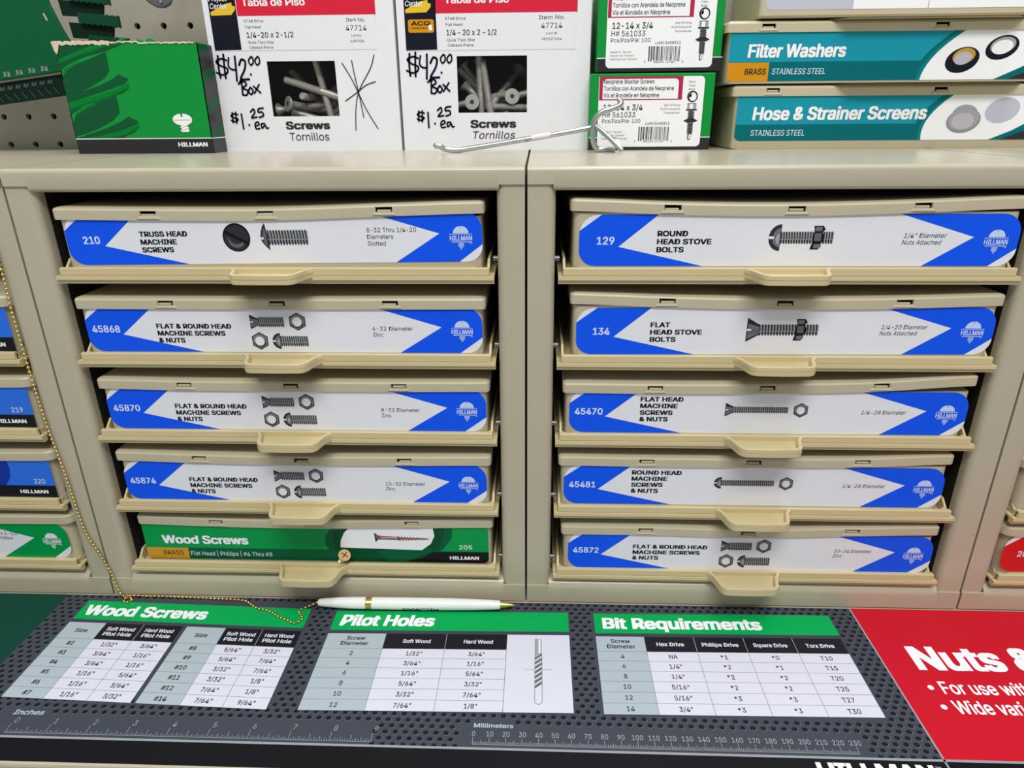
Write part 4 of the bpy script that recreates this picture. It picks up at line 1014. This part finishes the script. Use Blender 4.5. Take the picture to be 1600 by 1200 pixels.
# ---- plastic boxes stacked at top right
def art_teal(kind):
    a = Art()
    if kind == 'low':
        W, H = 262, 36.0; zd = 12.6
    else: W, H = 262, 37.5; zd = 14.0
    a.rr('teal', 0, 0, W, H, (5 if kind == 'low' else 5, 4, 0, 0), 1)
    a.rr('teal2', 0, 0, W, zd, (5, 4, 0, 0), 2); a.rect('teal', 0, zd, 130, zd+.5, 3)
    xo = 158 if kind == 'low' else 141
    # swoosh with white field
    n = 10
    def arc(x0, x1, x2):   # quadratic from (x0,H) via bulge x1 to (x2,0)
        return [((1-t)**2*x0+2*t*(1-t)*x1+t*t*x2, H*(1-t)) for t in [i/n for i in range(n+1)]]
    if kind == 'low':
        a.poly('teal2', arc(166, 138, 145)+[(240, 0), (240, H)], 3); a.poly('teal3', arc(171, 143, 148.6)+[(240, 0), (240, H)], 4); a.poly('lwhite', arc(173.5, 146.5, 151)+[(205, 0), (222, 7), (245, 20), (250, H)], 5)
        a.poly('teal2', [(205, 0), (222, 6), (245, 18), (262, 22), (262, 0)], 6); a.poly('dark', [(214, 0), (230, 6), (262, 12), (262, 0)], 7)
        a.text('lwhite', 'Hose & Strainer Screens', 13, 16.0, 139, 9.6, .045, .08, 'l', 6); a.text('num', 'STAINLESS STEEL', 13, 4.0, 43.6, 4.4, .01, .1, 'l', 6)
        a.ell('silver', 182, 20, 9.8, 6.6, 5.6, 24, 0); a.ell('mid', 182, 14.5, 13.5, 9.4, 6, 24, .1); a.ell('silver', 182, 15.5, 12, 8.2, 6.5, 24, .1); a.ell('pink', 181.5, 14.2, 9, 6.2, 7.2, 24, .1)
        a.ell('lav', 211, 22, 13.5, 9.5, 6, 24, .2)
    else:
        a.poly('teal2', arc(176, 146, 144)+[(250, 0), (250, H)], 3); a.poly('teal3', arc(180, 150, 147.6)+[(250, 0), (250, H)], 4); a.poly('lwhite', arc(183.5, 153, 151)+[(208, 0), (226, 8), (250, 20), (255, H)], 5)
        a.poly('teal2', [(208, 0), (226, 7.4), (250, 18), (262, 22), (262, 0)], 6); a.poly('dark', [(218, 0), (236, 7), (262, 14), (262, 0)], 7)
        a.rr('orange', 0, 0, 32.2, zd-.3, (5, 0, 0, 0), 4); a.text('dark', 'BRASS', 13.6, 5.0, 16.6, 4.3, .02, .05, 'l', 6)
        a.text('lwhite', 'Filter Washers', 14.5, 17.2, 76, 9.2, .045, .08, 'l', 6); a.text('num', 'STAINLESS STEEL', 35, 5.0, 41.7, 4.2, .01, .1, 'l', 6)
        a.ell('navy', 181, 14, 13.0, 9.0, 6, 24, .25); a.ell('gold', 181.8, 16.8, 8.6, 5.6, 7, 24, .2); a.ell('pink', 181.2, 15.2, 6.8, 4.6, 8, 24, .2)
        a.ell('navy', 209.5, 22.5, 12.6, 8.4, 6, 24, .25); a.ell('silver', 209.8, 24, 9.6, 5.8, 7, 24, .2); a.ell('lwhite', 209.5, 22.8, 8, 5.0, 8, 24, .2)
    return a
gp = 'wide plastic boxes stacked on the right cabinets'
def wide_box(x0, y, z0, H, lidh, label, art, lx, lz, dk):
    hw = .152
    cx = x0+hw
    t = plastic_box((cx, y, z0), label, (0, -.2, -.3, -.2, 0), art, lx-cx, lz, 0, hw=hw, r=.003, bhw=hw-.0035, lidz=H-.0086, zb=0, group=gp, depth=dk, slots=(-.075-.045, .012), tabs=True, H=.0082)
    return t
wide_box(.1635, .172, ZT, .0493, .0082, 'wide cream box labelled Hose & Strainer Screens, lowest of its stack', art_teal('low'), .1686, .0066, .080)
wide_box(.1535, .170, ZT+.0499, .0452, .0082, 'wide cream box labelled Filter Washers, middle of its stack', art_teal('up'), .1572, .0016, .080)
def top_box():
    a = Art(); a.rr('lav', 0, 0, 268, 40, 5, 1); a.rr('lwhite', 66, 0, 200, 40, (0, 3, 0, 0), 2); a.rect('grey', 122, 0, 122.4, 40, 3); a.rect('mid', 10, 12.5, 50, 13.3, 3)
    t = thing('storage_box', 'cream box with pale grey label on top of the Filter Washers box', 'box', (.1765, .1685, ZT+.0962), gp)
    bm = bmesh.new()
    lo = [[(a_+i, b_+i, z) for a_, b_ in rrect(.29-2*i, .082-2*i, .004)] for i, z in ((.0012, 0), (0, .0015), (0, .050))]
    rings(bm, lo); fin('body', bm, 'beige_plastic', t, True)
    a.build('label', t, FRONT(.004, -.0001, .0052))
top_box()

# ---- metal peg hook lying on the cabinet top
def peg_hook():
    t = thing('peg_hook', 'loose zinc peg hook lying across the cabinet seam before the white carton', 'hook', (0, 0, 0))
    r = .00205; Y = .143; zb = ZT+r+.0003
    bm = bmesh.new()
    P = smoothpath([(-.0735, Y-.004, zb+.0036), (-.0705, Y-.004, zb+.0030), (-.066, Y-.003, zb+.0008), (-.0575, Y-.002, zb), (-.050, Y, zb+.0008), (-.020, Y+.002, zb+.0052), (.020, Y+.004, zb+.0112), (.0485, Y+.006, zb+.0158)], 5)
    tube(bm, P, r, 14)
    bmesh.ops.create_uvsphere(bm, u_segments=12, v_segments=8, radius=.0024, matrix=Matrix.Translation((-.0738, Y-.004, zb+.0037)))
    fin('shaft', bm, 'zinc', t, True, 0, True, 60)
    bm = bmesh.new(); i0 = [P[k] for k in range(len(P))]
    A, B = Vector((.0020, Y+.0031, zb+.0085)), Vector((.0165, Y+.0038, zb+.0107))
    tube(bm, [A, B], r+.00025, 14); fin('tape_sleeve', bm, 'tape', t, True, 0, True, 60)
    bm = bmesh.new()
    x = .0500
    Q = smoothpath([(.0690, Y+.003, .3625), (.0712, Y+.001, .3585), (.0640, Y, .3550), (.0560, Y-.001, .3525), (.0506, Y-.001, .3460), (.0500, Y-.001, .3370), (.0508, Y-.001, .3305), (.0540, Y-.0005, zb+.0002), (.0600, Y, zb), (.0680, Y+.002, zb)], 6)
    tube(bm, Q, .0021, 12); fin('back_wire', bm, 'zinc', t, True, 0, True, 60)
    bm = bmesh.new()
    tube(bm, smoothpath([(.0505, Y+.001, .3435), (.0560, Y-.003, .3395), (.0640, Y-.010, .3325), (.0715, Y-.0165, zb+.0001)], 4), .0019, 12)
    # flat brace
    rings(bm, [[(.0600, Y-.006+d, .3355), (.0690, Y-.006+d, .3345), (.0715, Y-.013+d, .3275), (.0640, Y-.011+d, .3300)] for d in (0, .001)])
    fin('brace_wire', bm, 'zinc', t, True, 0, True, 60)
peg_hook()

# ---- green gauge sheet hanging at top left
def gauge():
    t = thing('screw_gauge', 'dark green gauge board with white size marks hanging at the upper left', 'gauge board', (0, .185, 0))
    s_ = .97
    def V(x, z): return (x, z)
    bm = bmesh.new()
    def slab(pts, y0, y1, m=0):
        rings(bm, [[(x/1000, y, z/1000) for x, z in pts] for y in (y0, y1)])
    slab([(-520, 372.5), (-397, 387.5), (-372, 391), (-378, 402), (-386, 420), (-392, 438), (-398, 480), (-520, 480)], 0, .004)
    fin('board', bm, 'sheet_green', t, False, .0008)
    bm = bmesh.new(); slab([(-520, 355), (-398, 369.5), (-396, 386), (-520, 371.5)], .004, .008); fin('thread_strip', bm, 'sheet_green_deep', t)
    for k, (dx, dz) in enumerate(((0, 0), (-5, 16.5), (-10, 33))):
        bm = bmesh.new()
        slab([(-376+dx, 397+dz), (-343+dx, 395+dz), (-340+dx, 406+dz), (-377+dx, 408.5+dz)], .006, .009); fin('gauge_slot', bm, 'sheet_green_deep', t)
        bm = bmesh.new(); top = []; bot = []
        n = 15
        for i in range(n+1):
            x = -366+dx+33*i/n*(1); z = 414.5+dz-i*.22
            top.append((x, z+(1.2 if i % 2 else 0))); bot.append((x, z-7+(-.8 if i % 2 else .5)))
        slab(top+bot[::-1], .002, .006); fin('gauge_tooth', bm, 'sheet_green_teeth', t)
    a = Art()
    for i in range(8):
        x = -411-11.2*i; z = 388.3-1.35*i
        a.text('tint', '10-24', x, z, 6.0, 3.6, .03, .5, 'l', 2)
    for x, z in ((-395, 405), (-398.5, 426)): 
        a.poly('tint', [(x, z+5), (x+1.6, z+5.2), (x+3.6, z), (x+2, z-.4)], 2)
    a.poly('tint', [(-458, 404), (-456, 403.5), (-451.5, 397.5), (-453, 396)], 2)
    for r_ in range(2):
        for i in range(12): a.text('silver2', 'M', -408-7.2*i, 378.5-6.0*r_-.9*i, 4.6, 3.0, .01, .3, 'l', 2) if r_ == 0 else a.line('silver2', [(-404-7.2*i, 376-.9*i), (-400-7.2*i, 370.5-.9*i)], .35, 2)
    a.build('print', t, FRONT(0, -.0001, 0))
gauge()
def hang_hook():
    t = thing('scanner_hook', 'grey metal hook tongue at the top edge in front of the pegboard', 'hook', (-.300, .19, .4345))
    bm = bmesh.new()
    pts = [(-.020, .012), (-.0105, .0025), (-.004, -.0012), (.003, -.0014), (.0085, .0012), (.0118, .0068), (.0125, .014), (.0125, .060), (-.020, .060)]
    rings(bm, [[(x*q, y, z*q+(1-q)*.02) for x, z in pts] for y, q in ((.0, .9), (-.0012, .96), (-.003, .9))])
    fin('tongue', bm, 'grey_steel', t, True)
    bm = bmesh.new(); tube(bm, [(.001, -.0035, .003), (.001, -.004, .02), (.001, -.0045, .058)], .0014, 10); fin('wire', bm, 'zinc', t, True)
    bm = bmesh.new(); tube(bm, [(-.004, 0, .045), (-.004, .068, .045)], .0026, 10); fin('peg_wire', bm, 'zinc', t, True)
hang_hook()
